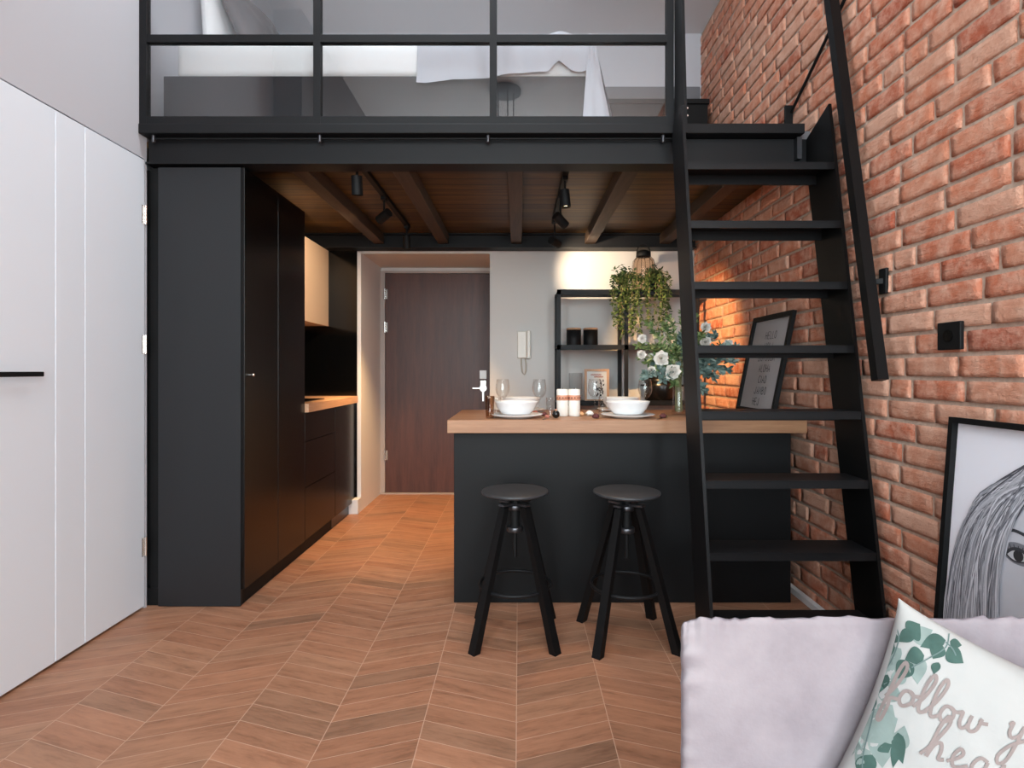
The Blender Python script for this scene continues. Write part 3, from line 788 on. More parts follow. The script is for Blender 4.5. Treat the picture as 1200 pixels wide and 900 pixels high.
spot_head(-.83, 2.89, 2.10, (0, .15, -1), 'nearest spotlight on the left track, hanging straight down', False, 12, 100)
spot_head(-.83, 3.47, 2.10, (-.72, .50, -.36), 'middle spotlight on the left track, tilted towards the kitchen', False, 60, 85, .8, (1, .74, .48))
spot_head(-.83, 4.17, 2.10, (0.02, .08, -1), 'farthest spotlight on the left track, lit and hanging above the entrance', True, 190, 85)
spot_head(.255, 3.11, 2.10, (.1, .0, -1), 'nearest spotlight on the right track, lit and hanging straight down', True, 22, 85)
spot_head(.255, 3.45, 2.07, (.78, .60, -.62), 'middle spotlight on the right track, tilted towards the brick wall', False, 190, 62)
spot_head(.255, 4.0, 2.06, (.45, .6, -.12), 'farthest spotlight on the right track, tilted towards the shelf', False, 44, 80, .8, (1, .78, .55))

# ------------------------------------------------------------------ table setting
def lathe_at(prof, x, y, z): return MB().lathe([(r, h+z) for r, h in prof], (x, y, 0), 40)
PLATE = [(0, .0), (.08, .0), (.085, .004), (.132, .015), (.135, .018), (.131, .019), (.085, .009), (0, .008)]
BOWL = [(0, .0), (.07, 0), (.074, .004), (.096, .03), (.108, .058), (.110, .064), (.106, .064), (.092, .034), (.068, .010), (0, .008)]
spots = [(-.013, 2.845, 'front left place on the counter'), (.55, 2.845, 'front right place on the counter'),
         (.015, 3.235, 'back left place, behind the front left bowl'), (.585, 3.235, 'back right place, behind the front right bowl')]
P0 = B0 = None
for x, y, w in spots:
    lp = 'white dinner plate under the bowl at the '+w; lbw = 'white porcelain bowl on the plate at the '+w
    if P0 is None:
        P0 = solo('dinner_plate', lathe_at(PLATE, x, y, ZT), M['porcelain'], lp, 'plate', 'white dinner plates')
        B0 = solo('porcelain_bowl', lathe_at(BOWL, x, y, ZT+.0185), M['porcelain'], lbw, 'bowl', 'white porcelain bowls')
    else:
        a = dup(P0, (x, y, P0.location.z), None, lp); b = dup(B0, (x, y, B0.location.z), None, lbw)
WINE = [(0, 0), (.034, 0), (.035, .002), (.012, .006), (.0045, .012), (.0038, .03), (.0038, .075), (.007, .084), (.022, .096), (.034, .115), (.038, .135), (.036, .16), (.031, .19),
        (.0295, .19), (.0345, .16), (.0362, .135), (.032, .116), (.02, .099), (0, .092)]
W0 = None
for px, y, lb in ((589, 3.02, 'wine glass behind the front left bowl, leftmost of four'), (632, 3.02, 'wine glass left of the white pillar candles'),
                  (697, 3.04, 'wine glass right of the white pillar candles'), (756, 3.02, 'wine glass by the flower vase, rightmost of four')):
    x = (px-CX)/F*y
    if W0 is None:
        W0 = thing('wine_glass', lb, 'wine glass', (x, y, ZT), 'wine glasses on the counter')
        part('bowl', lathe_at(WINE, x, y, ZT), M['glass'], W0)
    else: dup(W0, (x, y, ZT), None, lb)
TUMB = [(0, 0), (.018, 0), (.02, .004), (.022, .1), (.020, .1), (.0185, .01), (0, .008)]
T0 = None
for px, y, lb in ((582, 2.90, 'slim clear tumbler left of the front left bowl'), (645, 2.86, 'slim clear tumbler left of the pillar candles'), (706, 2.93, 'slim clear tumbler left of the front right bowl')):
    x = (px-CX)/F*y
    if T0 is None: T0 = solo('slim_tumbler', lathe_at(TUMB, x, y, ZT), M['glass'], lb, 'tumbler', 'slim tumblers on the counter')
    else: dup(T0, (x, y, ZT), None, lb)
x = (574-CX)/F*2.80
solo('smoked_tumbler', lathe_at([(0, 0), (.018, 0), (.02, .004), (.024, .11), (.022, .11), (.0185, .01), (0, .008)], x, 2.80, ZT), M['amber'], 'slim brown smoked glass at the left end of the counter', 'tumbler')
for px, lb in ((659, 'white pillar candle with copper band, left of the pair'), (673, 'white pillar candle with copper band, right of the pair')):
    y = 2.93; x = (px-CX)/F*y
    c = thing('pillar_candle', lb, 'candle', (x, y, ZT), 'pillar candles on the counter')
    part('wax', lathe_at([(0, 0), (.028, 0), (.030, .003), (.030, .137), (.027, .140), (.012, .137), (0, .136)], x, y, ZT), M['candle'], c)
    part('band', lathe_at([(.0302, .082), (.0312, .083), (.0312, .108), (.0302, .109)], x, y, ZT), M['copper'], c, 'copper coloured patterned band')
    part('wick', MB().cyl((x, y, ZT+.136), (x, y, ZT+.15), .0012, n=6), M['ink'], c)
    dots = MB()
    for k in range(12):
        a = 2*PI*k/12; q = Vector((x+.0316*math.cos(a), y+.0316*math.sin(a), ZT+.0955)); dots.ball(q, .0035, n=8, m=6)
    part('band_studs', dots, M['rosedark'], c)
# little flowers and ornaments down the middle of the counter
def rose(x, y, r, mat, lb, name='dried_rose', grp='small dried flowers on the counter'):
    rg = random.Random(int((x+3)*1000)); t = thing(name, lb, 'flower', (x, y, ZT), grp); mb = MB()
    for ring_, n in ((1.0, 6), (.7, 5), (.4, 4)):
        for k in range(n):
            a = 2*PI*k/n+ring_*3; c = Vector((x+math.cos(a)*r*ring_*.55, y+math.sin(a)*r*ring_*.55, ZT+r*(.55+.5*(1-ring_))))
            mb.ball(c, r*.5, r*.5, r*.5, 10, 7)
    part('bloom', mb, mat, t)
    lf_ = MB()
    for k in range(6):
        a = rg.uniform(0, 2*PI); lf_.leaf((x+math.cos(a)*r*.6, y+math.sin(a)*r*.6, ZT+.008), (math.cos(a), math.sin(a), .15), (0, 0, 1), r*1.3, r*.6, .1)
    part('leaves', lf_, M['herb'], t)
for px, y, r, m, lb in ((627, 2.98, .018, 'rosepink', 'dusty pink dried flower right of the front left bowl'), (638, 2.92, .016, 'rosedark', 'dark red dried flower beside the slim middle tumbler'),
                        (617, 3.03, .016, 'rosepink', 'dusty pink dried flower behind the front left bowl'),
                        (681, 2.95, .016, 'roseorange', 'peach flower right of the pillar candles'), (691, 2.96, .02, 'petal', 'white flower right of the peach flower'),
                        (698, 2.79, .018, 'rosedark', 'dark red dried flower at the left rim of the front right plate'), (777, 2.80, .018, 'rosedark', 'dark red dried flower right of the front right plate'),
                        (641, 2.80, .013, 'rosepink', 'small pink bud beside the black ball ornament')):
    rose((px-CX)/F*y, y, r, M[m], lb)
bo = thing('ball_ornament', 'shiny black ball ornament in front of the pillar candles', 'ornament', ((651.5-CX)/F*2.80, 2.80, ZT))
part('ball', MB().ball((bo.location.x, 2.80, ZT+.0195), .0195, n=24, m=16), M['pot_dark'], bo)
part('cap', MB().cyl((bo.location.x, 2.80, ZT+.038), (bo.location.x, 2.80, ZT+.045), .006, n=12), M['copper'], bo)
for px, y, rz, lb in ((640, 2.77, 75, 'steel fork lying right of the front left plate'), (775, 2.77, 60, 'steel fork lying right of the front right plate')):
    x = (px-CX)/F*y
    c = thing('fork', lb, 'fork', (x, y, ZT), 'forks on the counter')
    part('handle', MB().box(x-.07, x+.03, y-.004, y+.004, ZT+.0005, ZT+.003, bev=.0008), M['cutlery'], c)
    tn = MB(); tn.box(x+.03, x+.05, y-.011, y+.011, ZT+.0005, ZT+.003)
    for q in (-.009, -.003, .003, .009): tn.box(x+.05, x+.085, y+q-.0015, y+q+.0015, ZT+.0005, ZT+.003)
    part('tines', tn, M['cutlery'], c); c.rotation_euler = (0, 0, R(rz))

# vase with flowers
VX, VY = .865, 3.05
va = thing('glass_vase', 'tall slim clear glass vase of flowers on the counter behind the ladder', 'vase', (VX, VY, ZT))
part('body', lathe_at([(0, 0), (.036, 0), (.038, .006), (.032, .05), (.030, .14), (.036, .2), (.046, .26), (.044, .26), (.034, .2), (.028, .14), (.030, .05), (.034, .012), (0, .010)], VX, VY, ZT), M['glass'], va)
def stem_to(tip, seed, r=.0022):
    rg = random.Random(seed); b = Vector((VX+rg.uniform(-.016, .016), VY+rg.uniform(-.016, .016), ZT+.015))
    nk = Vector((VX+rg.uniform(-.018, .018), VY+rg.uniform(-.018, .018), ZT+.24)); tip = Vector(tip)
    pts = [b, b.lerp(nk, .5)]
    for i in range(9):
        t = i/8; m = nk.lerp(tip, .5)+Vector((0, 0, .05))
        pts.append((1-t)**2*nk+2*t*(1-t)*m+t*t*tip)
    return pts
def sideleaves(mb, pts, rg, n, L, W, lo=3):
    for k in range(n):
        i = rg.randrange(lo, len(pts)-1); p = pts[i].lerp(pts[i+1], rg.random()); ax = (pts[i+1]-pts[i]).normalized()
        d = ax*.5+Vector((rg.uniform(-1, 1), rg.uniform(-1, 1), rg.uniform(-.5, .8))); mb.leaf(p, d, (rg.uniform(-.3, .3), -.7, .6), L*rg.uniform(.7, 1.25), W*rg.uniform(.7, 1.25), .2)
def at(px, py, y): return Vector(((px-CX)/F*y, y, EYE+(CY-py)/F*y))
FL = [((774, 420, 2.98), .034, 'white bloom left of the ladder stringer, upper of two large ones'), ((787, 436, 2.95), .036, 'white bloom beside the ladder stringer, lower of two large ones'),
      ((752, 397, 3.02), .020, 'small white bloom at the upper left of the bouquet'), ((751, 416, 3.0), .020, 'small white bloom at the left edge of the bouquet'),
      ((763, 419, 3.06), .017, 'small white bloom between the left edge and the large blooms'), ((763, 434, 2.97), .017, 'small white bloom at the lower left of the bouquet'),
      ((826, 384, 3.1), .024, 'white bloom at the top of the bouquet right of the stringer'), ((826, 401, 3.02), .026, 'white bloom right of the stringer below the top bloom'),
      ((853, 403, 3.1), .022, 'white bloom at the far right tip of the bouquet'), ((781, 391, 3.1), .018, 'small white bloom high in the middle of the bouquet')]
for k, ((px, py, y), r, lb) in enumerate(FL):
    c = at(px, py, y); rg = random.Random(100+k)
    t = thing('white_flower', lb, 'flower', (VX, VY, ZT), 'white flowers in the vase')
    pts = stem_to(c-Vector((0, 0, r*.6)), 50+k); part('stem', MB().tube(pts, .0022, 6), M['stem'], t)
    bl = MB()
    for lay, n, rr in ((0, 8, 1.0), (1, 7, .85), (2, 6, .65), (3, 4, .45)):
        for m in range(n):
            a = 2*PI*m/n+lay*.5; d = Vector((math.cos(a), -.55+.25*lay, math.sin(a)))
            d.normalize(); jr = rg.uniform(.85, 1.25); q = c+Vector((math.cos(a)*rr*r*.30, -r*.25*lay, math.sin(a)*rr*r*.30))
            out = Vector((math.cos(a), -.35-.5*lay, math.sin(a)))
            bl.leaf(q, out, Vector((rg.uniform(-.3, .3), -1, rg.uniform(-.3, .3))), r*.95*rr*jr+.004, r*1.15*rr+.004, -.35)
    part('bloom', bl, M['petal'], t)
    lf_ = MB(); sideleaves(lf_, pts, rg, 14, .04, .016, 4); part('leaves', lf_, M['herb'], t)
BR = [((862, 407, 3.05), 'e', 'grey green eucalyptus branch reaching far right of the stringer'), ((858, 423, 3.0), 'e', 'grey green eucalyptus branch drooping right over the table'),
      ((838, 392, 3.1), 'e', 'grey green eucalyptus branch rising right of the stringer'), ((832, 420, 2.95), 'e', 'grey green eucalyptus branch low beside the stringer'),
      ((748, 405, 3.06), 'h', 'light green sprig at the left edge of the bouquet'), ((760, 380, 3.1), 'h', 'light green sprig at the upper left of the bouquet'),
      ((785, 372, 3.1), 'h', 'light green sprig at the top middle of the bouquet'), ((800, 366, 3.15), 'h', 'light green sprig rising behind the stringer'),
      ((757, 440, 2.96), 'e', 'grey green sprig drooping at the lower left of the bouquet'), ((815, 372, 3.1), 'h', 'light green sprig at the top right of the stringer'),
      ((776, 445, 2.92), 'e', 'grey green sprig hanging in front of the vase neck'),
      ((770, 405, 3.0), 'h', 'light green sprig between the large white blooms and the left edge'), ((792, 410, 2.98), 'h', 'light green sprig just left of the stringer above the large blooms'),
      ((790, 450, 2.95), 'h', 'light green sprig low on the vase neck'), ((768, 430, 3.02), 'e', 'grey green sprig left of the lower large white bloom'),
      ((800, 395, 3.05), 'e', 'grey green branch hidden behind the ladder stringer'), ((840, 412, 3.0), 'e', 'grey green eucalyptus branch in the middle right of the bouquet'),
      ((822, 394, 3.0), 'h', 'light green sprig among the white blooms right of the stringer'),
      ((836, 442, 2.98), 'e', 'grey green eucalyptus branch drooping below the fourth tread'), ((853, 434, 3.02), 'e', 'grey green eucalyptus branch tip drooping towards the greeting board'),
      ((824, 458, 2.96), 'e', 'grey green eucalyptus branch hanging lowest right of the stringer'), ((758, 425, 3.04), 'h', 'light green sprig at the left edge below the small blooms'),
      ((779, 382, 3.06), 'h', 'light green sprig above the two large white blooms')]
for k, ((px, py, y), kd, lb) in enumerate(BR):
    rg = random.Random(200+k); t = thing('eucalyptus_branch' if kd == 'e' else 'leafy_sprig', lb, 'branch', (VX, VY, ZT), 'green branches in the vase')
    pts = stem_to(at(px, py, y), 80+k); part('stem', MB().tube(pts, .0018, 6), M['stem'], t)
    lf_ = MB()
    if kd == 'e': sideleaves(lf_, pts, rg, 75, .042, .026, 4)
    else: sideleaves(lf_, pts, rg, 85, .030, .013, 4)
    for m in range(6): lf_.leaf(pts[-1], (rg.uniform(-1, 1), rg.uniform(-.8, .3), rg.uniform(-.3, 1)), (0, -.6, .6), .034, .018)
    part('leaves', lf_, M['euca'] if kd == 'e' else M['herb'], t)

# ------------------------------------------------------------------ text helper (single stroke capitals)
GL = {'H': [[(0, 0), (0, 1)], [(.6, 0), (.6, 1)], [(0, .5), (.6, .5)]], 'E': [[(.55, 1), (0, 1), (0, 0), (.55, 0)], [(0, .5), (.45, .5)]], 'L': [[(0, 1), (0, 0), (.5, 0)]],
      'O': [[(.3+.3*math.sin(2*PI*i/16), .5+.5*math.cos(2*PI*i/16)) for i in range(17)]], 'A': [[(0, 0), (.3, 1), (.6, 0)], [(.12, .38), (.48, .38)]],
      'B': [[(0, 0), (0, 1), (.4, .95), (.5, .75), (.4, .55), (0, .52), (.45, .48), (.55, .25), (.45, .03), (0, 0)]], 'N': [[(0, 0), (0, 1), (.6, 0), (.6, 1)]],
      'J': [[(.5, 1), (.5, .2), (.4, .02), (.2, 0), (.05, .15), (.02, .28)]], 'U': [[(0, 1), (0, .25), (.12, .03), (.3, 0), (.48, .03), (.6, .25), (.6, 1)]],
      'R': [[(0, 0), (0, 1), (.4, .97), (.52, .77), (.4, .55), (0, .5)], [(.25, .5), (.58, 0)]], 'C': [[(.58, .85), (.42, .99), (.22, .97), (.04, .75), (0, .5), (.04, .25), (.22, .03), (.42, .01), (.58, .15)]],
      'I': [[(.1, 0), (.1, 1)]], 'M': [[(0, 0), (.05, 1), (.35, .3), (.65, 1), (.7, 0)]]}
ADV = {'I': .45, 'M': 1.0, 'L': .75}
def caps(mb, s_, x, y, h, w, fn):
    tot = sum(ADV.get(c, .88) for c in s_)*h*.85; cx = x-tot/2
    for c in s_:
        for st_ in GL[c]: stroke2d(mb, [(cx+p[0]*h*.85, y+p[1]*h) for p in st_], w, fn)
        cx += ADV.get(c, .88)*h*.85

# leaning greetings board on the counter: local frame u along the wall towards the viewer, v up
def lean_frame(name, label, cat, y_far, x_bot, x_top, z0, W, H, T, fw, mats, group=None):
    t = thing(name, label, cat, (x_bot, y_far, z0))
    ang = math.asin((x_top-x_bot)/H)
    # local axes: a = -Y (towards viewer), b = leaning up, n = facing the room (-X and up)
    return t, ang
def frame_space(y_far, x_bot, z0, ang):
    A = Vector((0, -1, 0)); B = Vector((math.sin(ang), 0, math.cos(ang))); Nn = Vector((-math.cos(ang), 0, math.sin(ang)))
    O = Vector((x_bot, y_far, z0))
    return lambda u, v, n=0.0: O+A*u+B*v+Nn*n
def fbox(mb, fs, u0, u1, v0, v1, n0, n1):
    v = [fs(u, w, n) for n in (n0, n1) for w in (v0, v1) for u in (u0, u1)]
    return mb.add(v, [(0, 2, 3, 1), (4, 5, 7, 6), (0, 1, 5, 4), (2, 6, 7, 3), (0, 4, 6, 2), (1, 3, 7, 5)])
BW, BH = .485, .552
ang = math.asin(.108/BH); fs = frame_space(3.345, 1.305, ZT+.001, ang)
gbd = thing('greeting_board', 'black framed grey board of greetings leaning on the brick wall', 'board', (1.305, 3.1, ZT))
fm = MB(); q = .026
fbox(fm, fs, 0, q, 0, BH, 0, .02); fbox(fm, fs, BW-q, BW, 0, BH, 0, .02); fbox(fm, fs, q, BW-q, 0, q, 0, .02); fbox(fm, fs, q, BW-q, BH-q, BH, 0, .02)
part('frame', fm, M['black_matte'], gbd)
part('sheet', fbox(MB(), fs, q, BW-q, q, BH-q, .002, .006), M['print_grey'], gbd)
tm = MB(); fnb = lambda u, v: fs(u, v, .0075)
for i, w_ in enumerate(('HELLO', 'HOLA', 'BONJOUR', 'ALOHA', 'CIAO', 'JAMBO', 'HEJ')):
    caps(tm, w_, BW*.54-(.03 if w_ == 'HEJ' else 0), BH-.135-i*.062, .040, .0042, fnb)
part('lettering', tm, M['ink'], gbd)

# ------------------------------------------------------------------ portrait leaning behind the sofa
PWD, PHT = .70, 1.0
ang = math.asin(.075/PHT); fs = frame_space(1.815, 1.335, .002, ang)
pt = thing('portrait_picture', 'large black framed black and white portrait of a long haired woman', 'picture', (1.335, 1.46, 0))
fm = MB(); q = .018
fbox(fm, fs, 0, q, 0, PHT, 0, .025); fbox(fm, fs, PWD-q, PWD, 0, PHT, 0, .025); fbox(fm, fs, q, PWD-q, 0, q, 0, .025); fbox(fm, fs, q, PWD-q, PHT-q, PHT, 0, .025)
part('frame', fm, M['black_matte'], pt)
part('print', fbox(MB(), fs, q, PWD-q, q, PHT-q, .002, .006), M['photo_bg'], pt)
def L(n): return lambda u, v: fs(u, v, n)
def pix_fs(px, py):
    # pixel measured on the photograph -> place on the picture plane
    d = Vector(((px-CX)/F, 1, (CY-py)/F)); o_ = Vector((0, 0, EYE)); p0_ = fs(0, 0, .006); nn = (fs(0, 0, 1)-fs(0, 0, 0))
    t = (p0_-o_).dot(nn)/d.dot(nn); p = o_+d*t-p0_
    return p.dot(fs(1, 0)-fs(0, 0)), p.dot(fs(0, 1)-fs(0, 0))
eu, ev = pix_fs(1194, 652)
fc = eu+.075                            # middle of the face
face = MB(); ring_ = []
for i in range(40):
    a = 2*PI*i/40; ring_.append((fc+.155*math.cos(a)*(1-.12*max(0, -math.sin(a))), ev-.06+.23*math.sin(a)))
face.add([L(.0066)(max(q, min(PWD-q, u)), v) for u, v in ring_], [list(range(40))])
part('face', face, M['skin_photo'], pt)
eye = MB(); shd = MB(); wh = MB(); irs = MB()
for sgn in (-1, 1):
    ex = fc+sgn*.075
    wh.add([L(.0072)(ex+.036*math.cos(2*PI*i/24), ev+.015*math.sin(2*PI*i/24)) for i in range(24)], [list(range(24))])
    shd.add([L(.0069)(ex+.052*math.cos(2*PI*i/24), ev+.006+.03*math.sin(2*PI*i/24)) for i in range(24)], [list(range(24))])
    irs = MB(); irs.add([L(.0076)(ex+.016*math.cos(2*PI*i/20), ev+.001+.016*math.sin(2*PI*i/20)) for i in range(20)], [list(range(20))]); part('iris', irs, M['ink'], pt)
    stroke2d(eye, catmull([(ex-.042, ev-.006), (ex-.02, ev+.014), (ex+.01, ev+.018), (ex+.042, ev-.002)]), .009, L(.0078))
    stroke2d(eye, catmull([(ex-.038, ev-.006), (ex-.01, ev-.017), (ex+.03, ev-.008)]), .004, L(.0078))
    stroke2d(eye, catmull([(ex-.06, ev+.05), (ex-.02, ev+.066), (ex+.04, ev+.058)]), .009, L(.0078))
    for k in range(9):
        a = -.04+.08*k/8; stroke2d(eye, [(ex+a, ev+.012-a*a*6), (ex+a*1.45-.002, ev+.028-a*a*5)], .0025, L(.0079))
stroke2d(eye, catmull([(fc-.024, ev-.13), (fc-.01, ev-.138), (fc+.01, ev-.138), (fc+.024, ev-.13)]), .006, L(.0078))
lips = MB(); lips.add([L(.0072)(fc+.05*math.cos(2*PI*i/24), ev-.19+.02*math.sin(2*PI*i/24)) for i in range(24)], [list(range(24))])
lips.add([L(.0070)(fc-.085+.05*math.cos(2*PI*i/24), ev-.13+.09*math.sin(2*PI*i/24)) for i in range(0)] or [L(.0070)(fc, ev-.05), L(.0070)(fc+.018, ev-.125), L(.0070)(fc-.018, ev-.125)], [(0, 1, 2)])
part('eye_shadow', shd, M['skin_shadow'], pt); part('eye_white', wh, M['eye_white'], pt); 
part('eye_line', eye, M['photo_line'], pt); part('mouth', lips, M['skin_shadow'], pt)
hair = MB(); rg = random.Random(5)
for k in range(1100):
    s_ = -1 if k % 2 == 0 else 1
    w = rg.random()
    # crown -> temple -> past the cheek
    u0 = fc+s_*rg.uniform(-.01, .06); v0 = ev+.235+rg.uniform(-.015, .03)
    u1 = fc+s_*(.085+.13*w); v1 = ev+.125-.01*w+rg.uniform(-.03, .03)
    u2 = fc+s_*(.125+.16*w+rg.uniform(-.012, .012)); v2 = ev-.04+rg.uniform(-.03, .03)
    u3 = fc+s_*(.12+.185*w+rg.uniform(-.02, .02)); v3 = ev-.26
    u4 = fc+s_*(.10+.20*w+rg.uniform(-.03, .03)); v4 = ev-.50-rg.uniform(0, .1)
    pts = catmull([(u0, v0), (u1, v1), (u2, v2), (u3, v3), (u4, v4)], 5)
    pts = [(max(q+.001, min(PWD-q-.001, u)), max(q+.001, min(PHT-q-.001, v))) for u, v in pts]
    stroke2d(hair, pts, rg.uniform(.0012, .005), L(.0082+.000004*k))
part('hair', hair, M['hair'], pt)

# ------------------------------------------------------------------ sofa and cushion
sofa = thing('sofa', 'mauve velvet sofa in the near right corner', 'sofa', (.78, .75, 0))
def soft_box(x0, x1, y0, y1, z0, z1, r, puff=.012, pucker=0.0, tilt=0.0, cuts=31):
    """rounded upholstered block: subdivided box projected to rounded corners, with puckers near its top seam"""
    bm = bmesh.new(); bmesh.ops.create_cube(bm, size=2)
    bmesh.ops.subdivide_edges(bm, edges=list(bm.edges), cuts=cuts, use_grid_fill=True)
    cx, cy, cz = (x0+x1)/2, (y0+y1)/2, (z0+z1)/2; hx, hy, hz = (x1-x0)/2, (y1-y0)/2, (z1-z0)/2
    for v in bm.verts:
        c = v.co.copy()
        def warp(t): return math.copysign(1-(1-abs(t))**1.6, t)
        p = Vector((warp(c.x)*hx, warp(c.y)*hy, warp(c.z)*hz))
        inner = Vector((max(-hx+r, min(hx-r, p.x)), max(-hy+r, min(hy-r, p.y)), max(-hz+r, min(hz-r, p.z))))
        d = p-inner
        if d.length > 1e-6: p = inner+d.normalized()*r
        n = d.normalized() if d.length > 1e-6 else Vector((0, 0, 0))
        bul = (1-min(1, abs(p.x)/hx)**4)*(1-min(1, abs(p.z)/hz)**4)
        p.y += math.copysign(puff*bul, p.y)
        if pucker:
            e = max(0, 1-(hz-p.z)/.075); ex = max(0, 1-(p.x+hx)/.05)
            wv = noise.noise(Vector((p.x*60, 0, p.z*7)))+.5*noise.noise(Vector((p.x*120, 3, p.z*9)))
            wz = noise.noise(Vector((p.z*40, 7, p.x*6)))
            p.y += -pucker*(e*(1-e*.3)*wv+ex*wz*.8)*(1 if p.y < 0 else -1); p.z += pucker*.12*e*wv
        if tilt:
            f_ = (p.y+hy)/(2*hy); p.x += .07*max(0, f_)*max(0, -p.x/hx); p.z -= tilt*max(0, f_)**.8*max(0, (p.z+hz)/(2*hz))**2
        v.co = p+Vector((cx, cy, cz))
    mb = MB(); mb.from_bm(bm, True); return mb
SX = .272
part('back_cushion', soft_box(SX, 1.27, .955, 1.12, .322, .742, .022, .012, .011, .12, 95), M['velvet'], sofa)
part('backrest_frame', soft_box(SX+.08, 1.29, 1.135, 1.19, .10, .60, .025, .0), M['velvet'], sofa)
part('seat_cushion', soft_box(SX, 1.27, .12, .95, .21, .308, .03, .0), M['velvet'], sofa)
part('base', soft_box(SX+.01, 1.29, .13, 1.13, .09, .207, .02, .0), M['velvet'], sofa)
for x in (SX+.06, 1.22):
    for y in (.2, 1.1): part('leg', MB().cyl((x, y, 0), (x, y, .095), .014, .02, n=16), M['black_matte'], sofa)


HC = .185; TH = .066
cu = thing('throw_cushion', 'white cushion with green leaf print and handwritten script on the sofa', 'cushion', (0, 0, 0))
CM = Matrix.Translation((.707, .845, .537)) @ Matrix.Rotation(R(-21), 4, 'Z') @ Matrix.Rotation(R(-9.5), 4, 'X') @ Matrix.Rotation(R(21.2), 4, 'Y')
def cush(a, b, off=0.0, side=-1):
    x, z = a/HC, b/HC
    k = .075
    px = a*(1-k*(1-z*z)); pz = b*(1-k*(1-x*x))
    t = TH*(max(0, (1-x*x)*(1-z*z)))**.42
    cr = abs(x*z)**8; px *= 1+.02*cr; pz *= 1+.02*cr
    wr = (noise.noise(Vector((a*22, b*22, side)))*.004+noise.noise(Vector((a*60, b*60, side)))*.0012)*min(1, 6*(1-abs(x))*(1)) if abs(x) < 1 and abs(z) < 1 else 0
    edge = max(abs(x), abs(z)); ew = max(0, (edge-.72)/.28)
    wr += ew*(1-edge)*2.2*.012*noise.noise(Vector((a*55, b*55, 4)))
    return Vector((px, side*(t+off)+side*wr, pz))
cm = MB()
ws = lambda t: math.copysign(1-(1-abs(t))**1.7, t)*HC
for side in (-1, 1): cm.grid(lambda u, v: cush(ws(2*u-1), ws(2*v-1), 0, side), 56, 56)
part('cover', cm, M['pillow'], cu)
CMi = CM.inverted()
def pc(px, py):
    d = CMi.to_3x3() @ Vector(((px-CX)/F, 1, (CY-py)/F)); o_ = CMi @ Vector((0, 0, EYE))
    a = b = 0
    yy = -TH
    for _ in range(12):
        t = (yy-o_.y)/d.y; p = o_+d*t
        a = max(-HC*.985, min(HC*.985, p.x)); b = max(-HC*.985, min(HC*.985, p.z))
        aa, bb = a, b
        for _k in range(4):                      # undo the pinch of the outline
            q_ = cush(aa, bb); aa += (a-q_.x); bb += (b-q_.z)
            aa = max(-HC*.985, min(HC*.985, aa)); bb = max(-HC*.985, min(HC*.985, bb))
        yy = cush(aa, bb).y
    return aa, bb
def leaf_px(mb, p0, p1, wpx, off, n=10):
    a0 = Vector(p0); a1 = Vector(p1); ax = a1-a0; nr = Vector((-ax.y, ax.x)).normalized()
    cen = []; lf_ = []; rt = []
    for i in range(n+1):
        t = i/n; w = wpx*.5*math.sin(PI*t**.75)**1.05; c = a0+ax*t+nr*math.sin(t*PI)*wpx*.12
        cen.append(cush(*pc(*c), off)); lf_.append(cush(*pc(*(c+nr*w)), off)); rt.append(cush(*pc(*(c-nr*w)), off))
    m = n+1; mb.add(cen+lf_+rt, [(i, i+1, m+i+1, m+i) for i in range(n)]+[(i, 2*m+i, 2*m+i+1, i+1) for i in range(n)], True)
def px_stroke(mb, pts, w, off, k=6):
    pts = catmull(pts, k); o_ = []
    stroke2d(mb, pts, w, lambda x, y: cush(*pc(x, y), off))
stp = MB()
for p0, p1, w in (((1108, 750), (1078, 758), 15), ((1113, 751), (1127, 756), 10), ((1105, 757), (1093, 772), 17), ((1111, 758), (1129, 777), 16), ((1083, 768), (1060, 773), 17),
                  ((1070, 778), (1050, 795), 19), ((1062, 740), (1078, 731), 22), ((1052, 745), (1041, 752), 12), ((1129, 744), (1144, 749), 6),
                  ((1040, 790), (1030, 812), 12), ((1046, 752), (1036, 775), 12), ((1072, 742), (1052, 752), 14), ((1024, 815), (1018, 838), 11), ((1058, 862), (1046, 900), 12), ((1100, 776), (1094, 790), 9), ((1036, 870), (1041, 882), 14), ((1052, 858), (1058, 895), 14), ((1022, 884), (1010, 915), 20)):
    dk = MB(); leaf_px(dk, p0, p1, w*1.25, .0010); part('leaf_print', dk, M['leaf_print_dark'], cu)
for p0, p1, w in (((1066, 745), (1093, 738), 18), ((1056, 760), (1032, 784), 16), ((1045, 800), (1062, 782), 14), ((1030, 838), (1046, 826), 22), ((1006, 852), (994, 870), 14), ((1046, 880), (1060, 850), 18), ((1020, 880), (1002, 896), 16), ((1080, 770), (1075, 802), 16), ((1030, 790), (1052, 770), 24), ((1034, 822), (1046, 796), 22), ((1018, 850), (1052, 842), 34),
                  ((1012, 862), (990, 880), 20), ((1015, 835), (1048, 870), 30), ((1040, 850), (1034, 900), 26), ((1026, 815), (1008, 835), 14), ((1000, 868), (986, 892), 16)):
    lt = MB(); leaf_px(lt, p0, p1, w*1.3, .0006); part('pale_leaf_print', lt, M['leaf_print_light'], cu)
for pts in ([(1112, 742), (1108, 758), (1090, 770), (1068, 782)], [(1108, 752), (1116, 760), (1120, 768)], [(1050, 735), (1053, 748), (1046, 770), (1030, 800), (1022, 840), (1012, 880), (1010, 905)]):
    px_stroke(stp, pts, 1.6, .0014)
part('stem_print', stp, M['stem_print'], cu)
scr = MB()
def cursive(word_strokes, ox, oy, sc, ang):
    ca, sa = math.cos(ang), math.sin(ang)
    for st_ in word_strokes:
        px_stroke(scr, [(ox+(x*ca+y*sa)*sc, oy+(x*sa-y*ca)*sc) for x, y in st_], 4.4, .0014, 5)
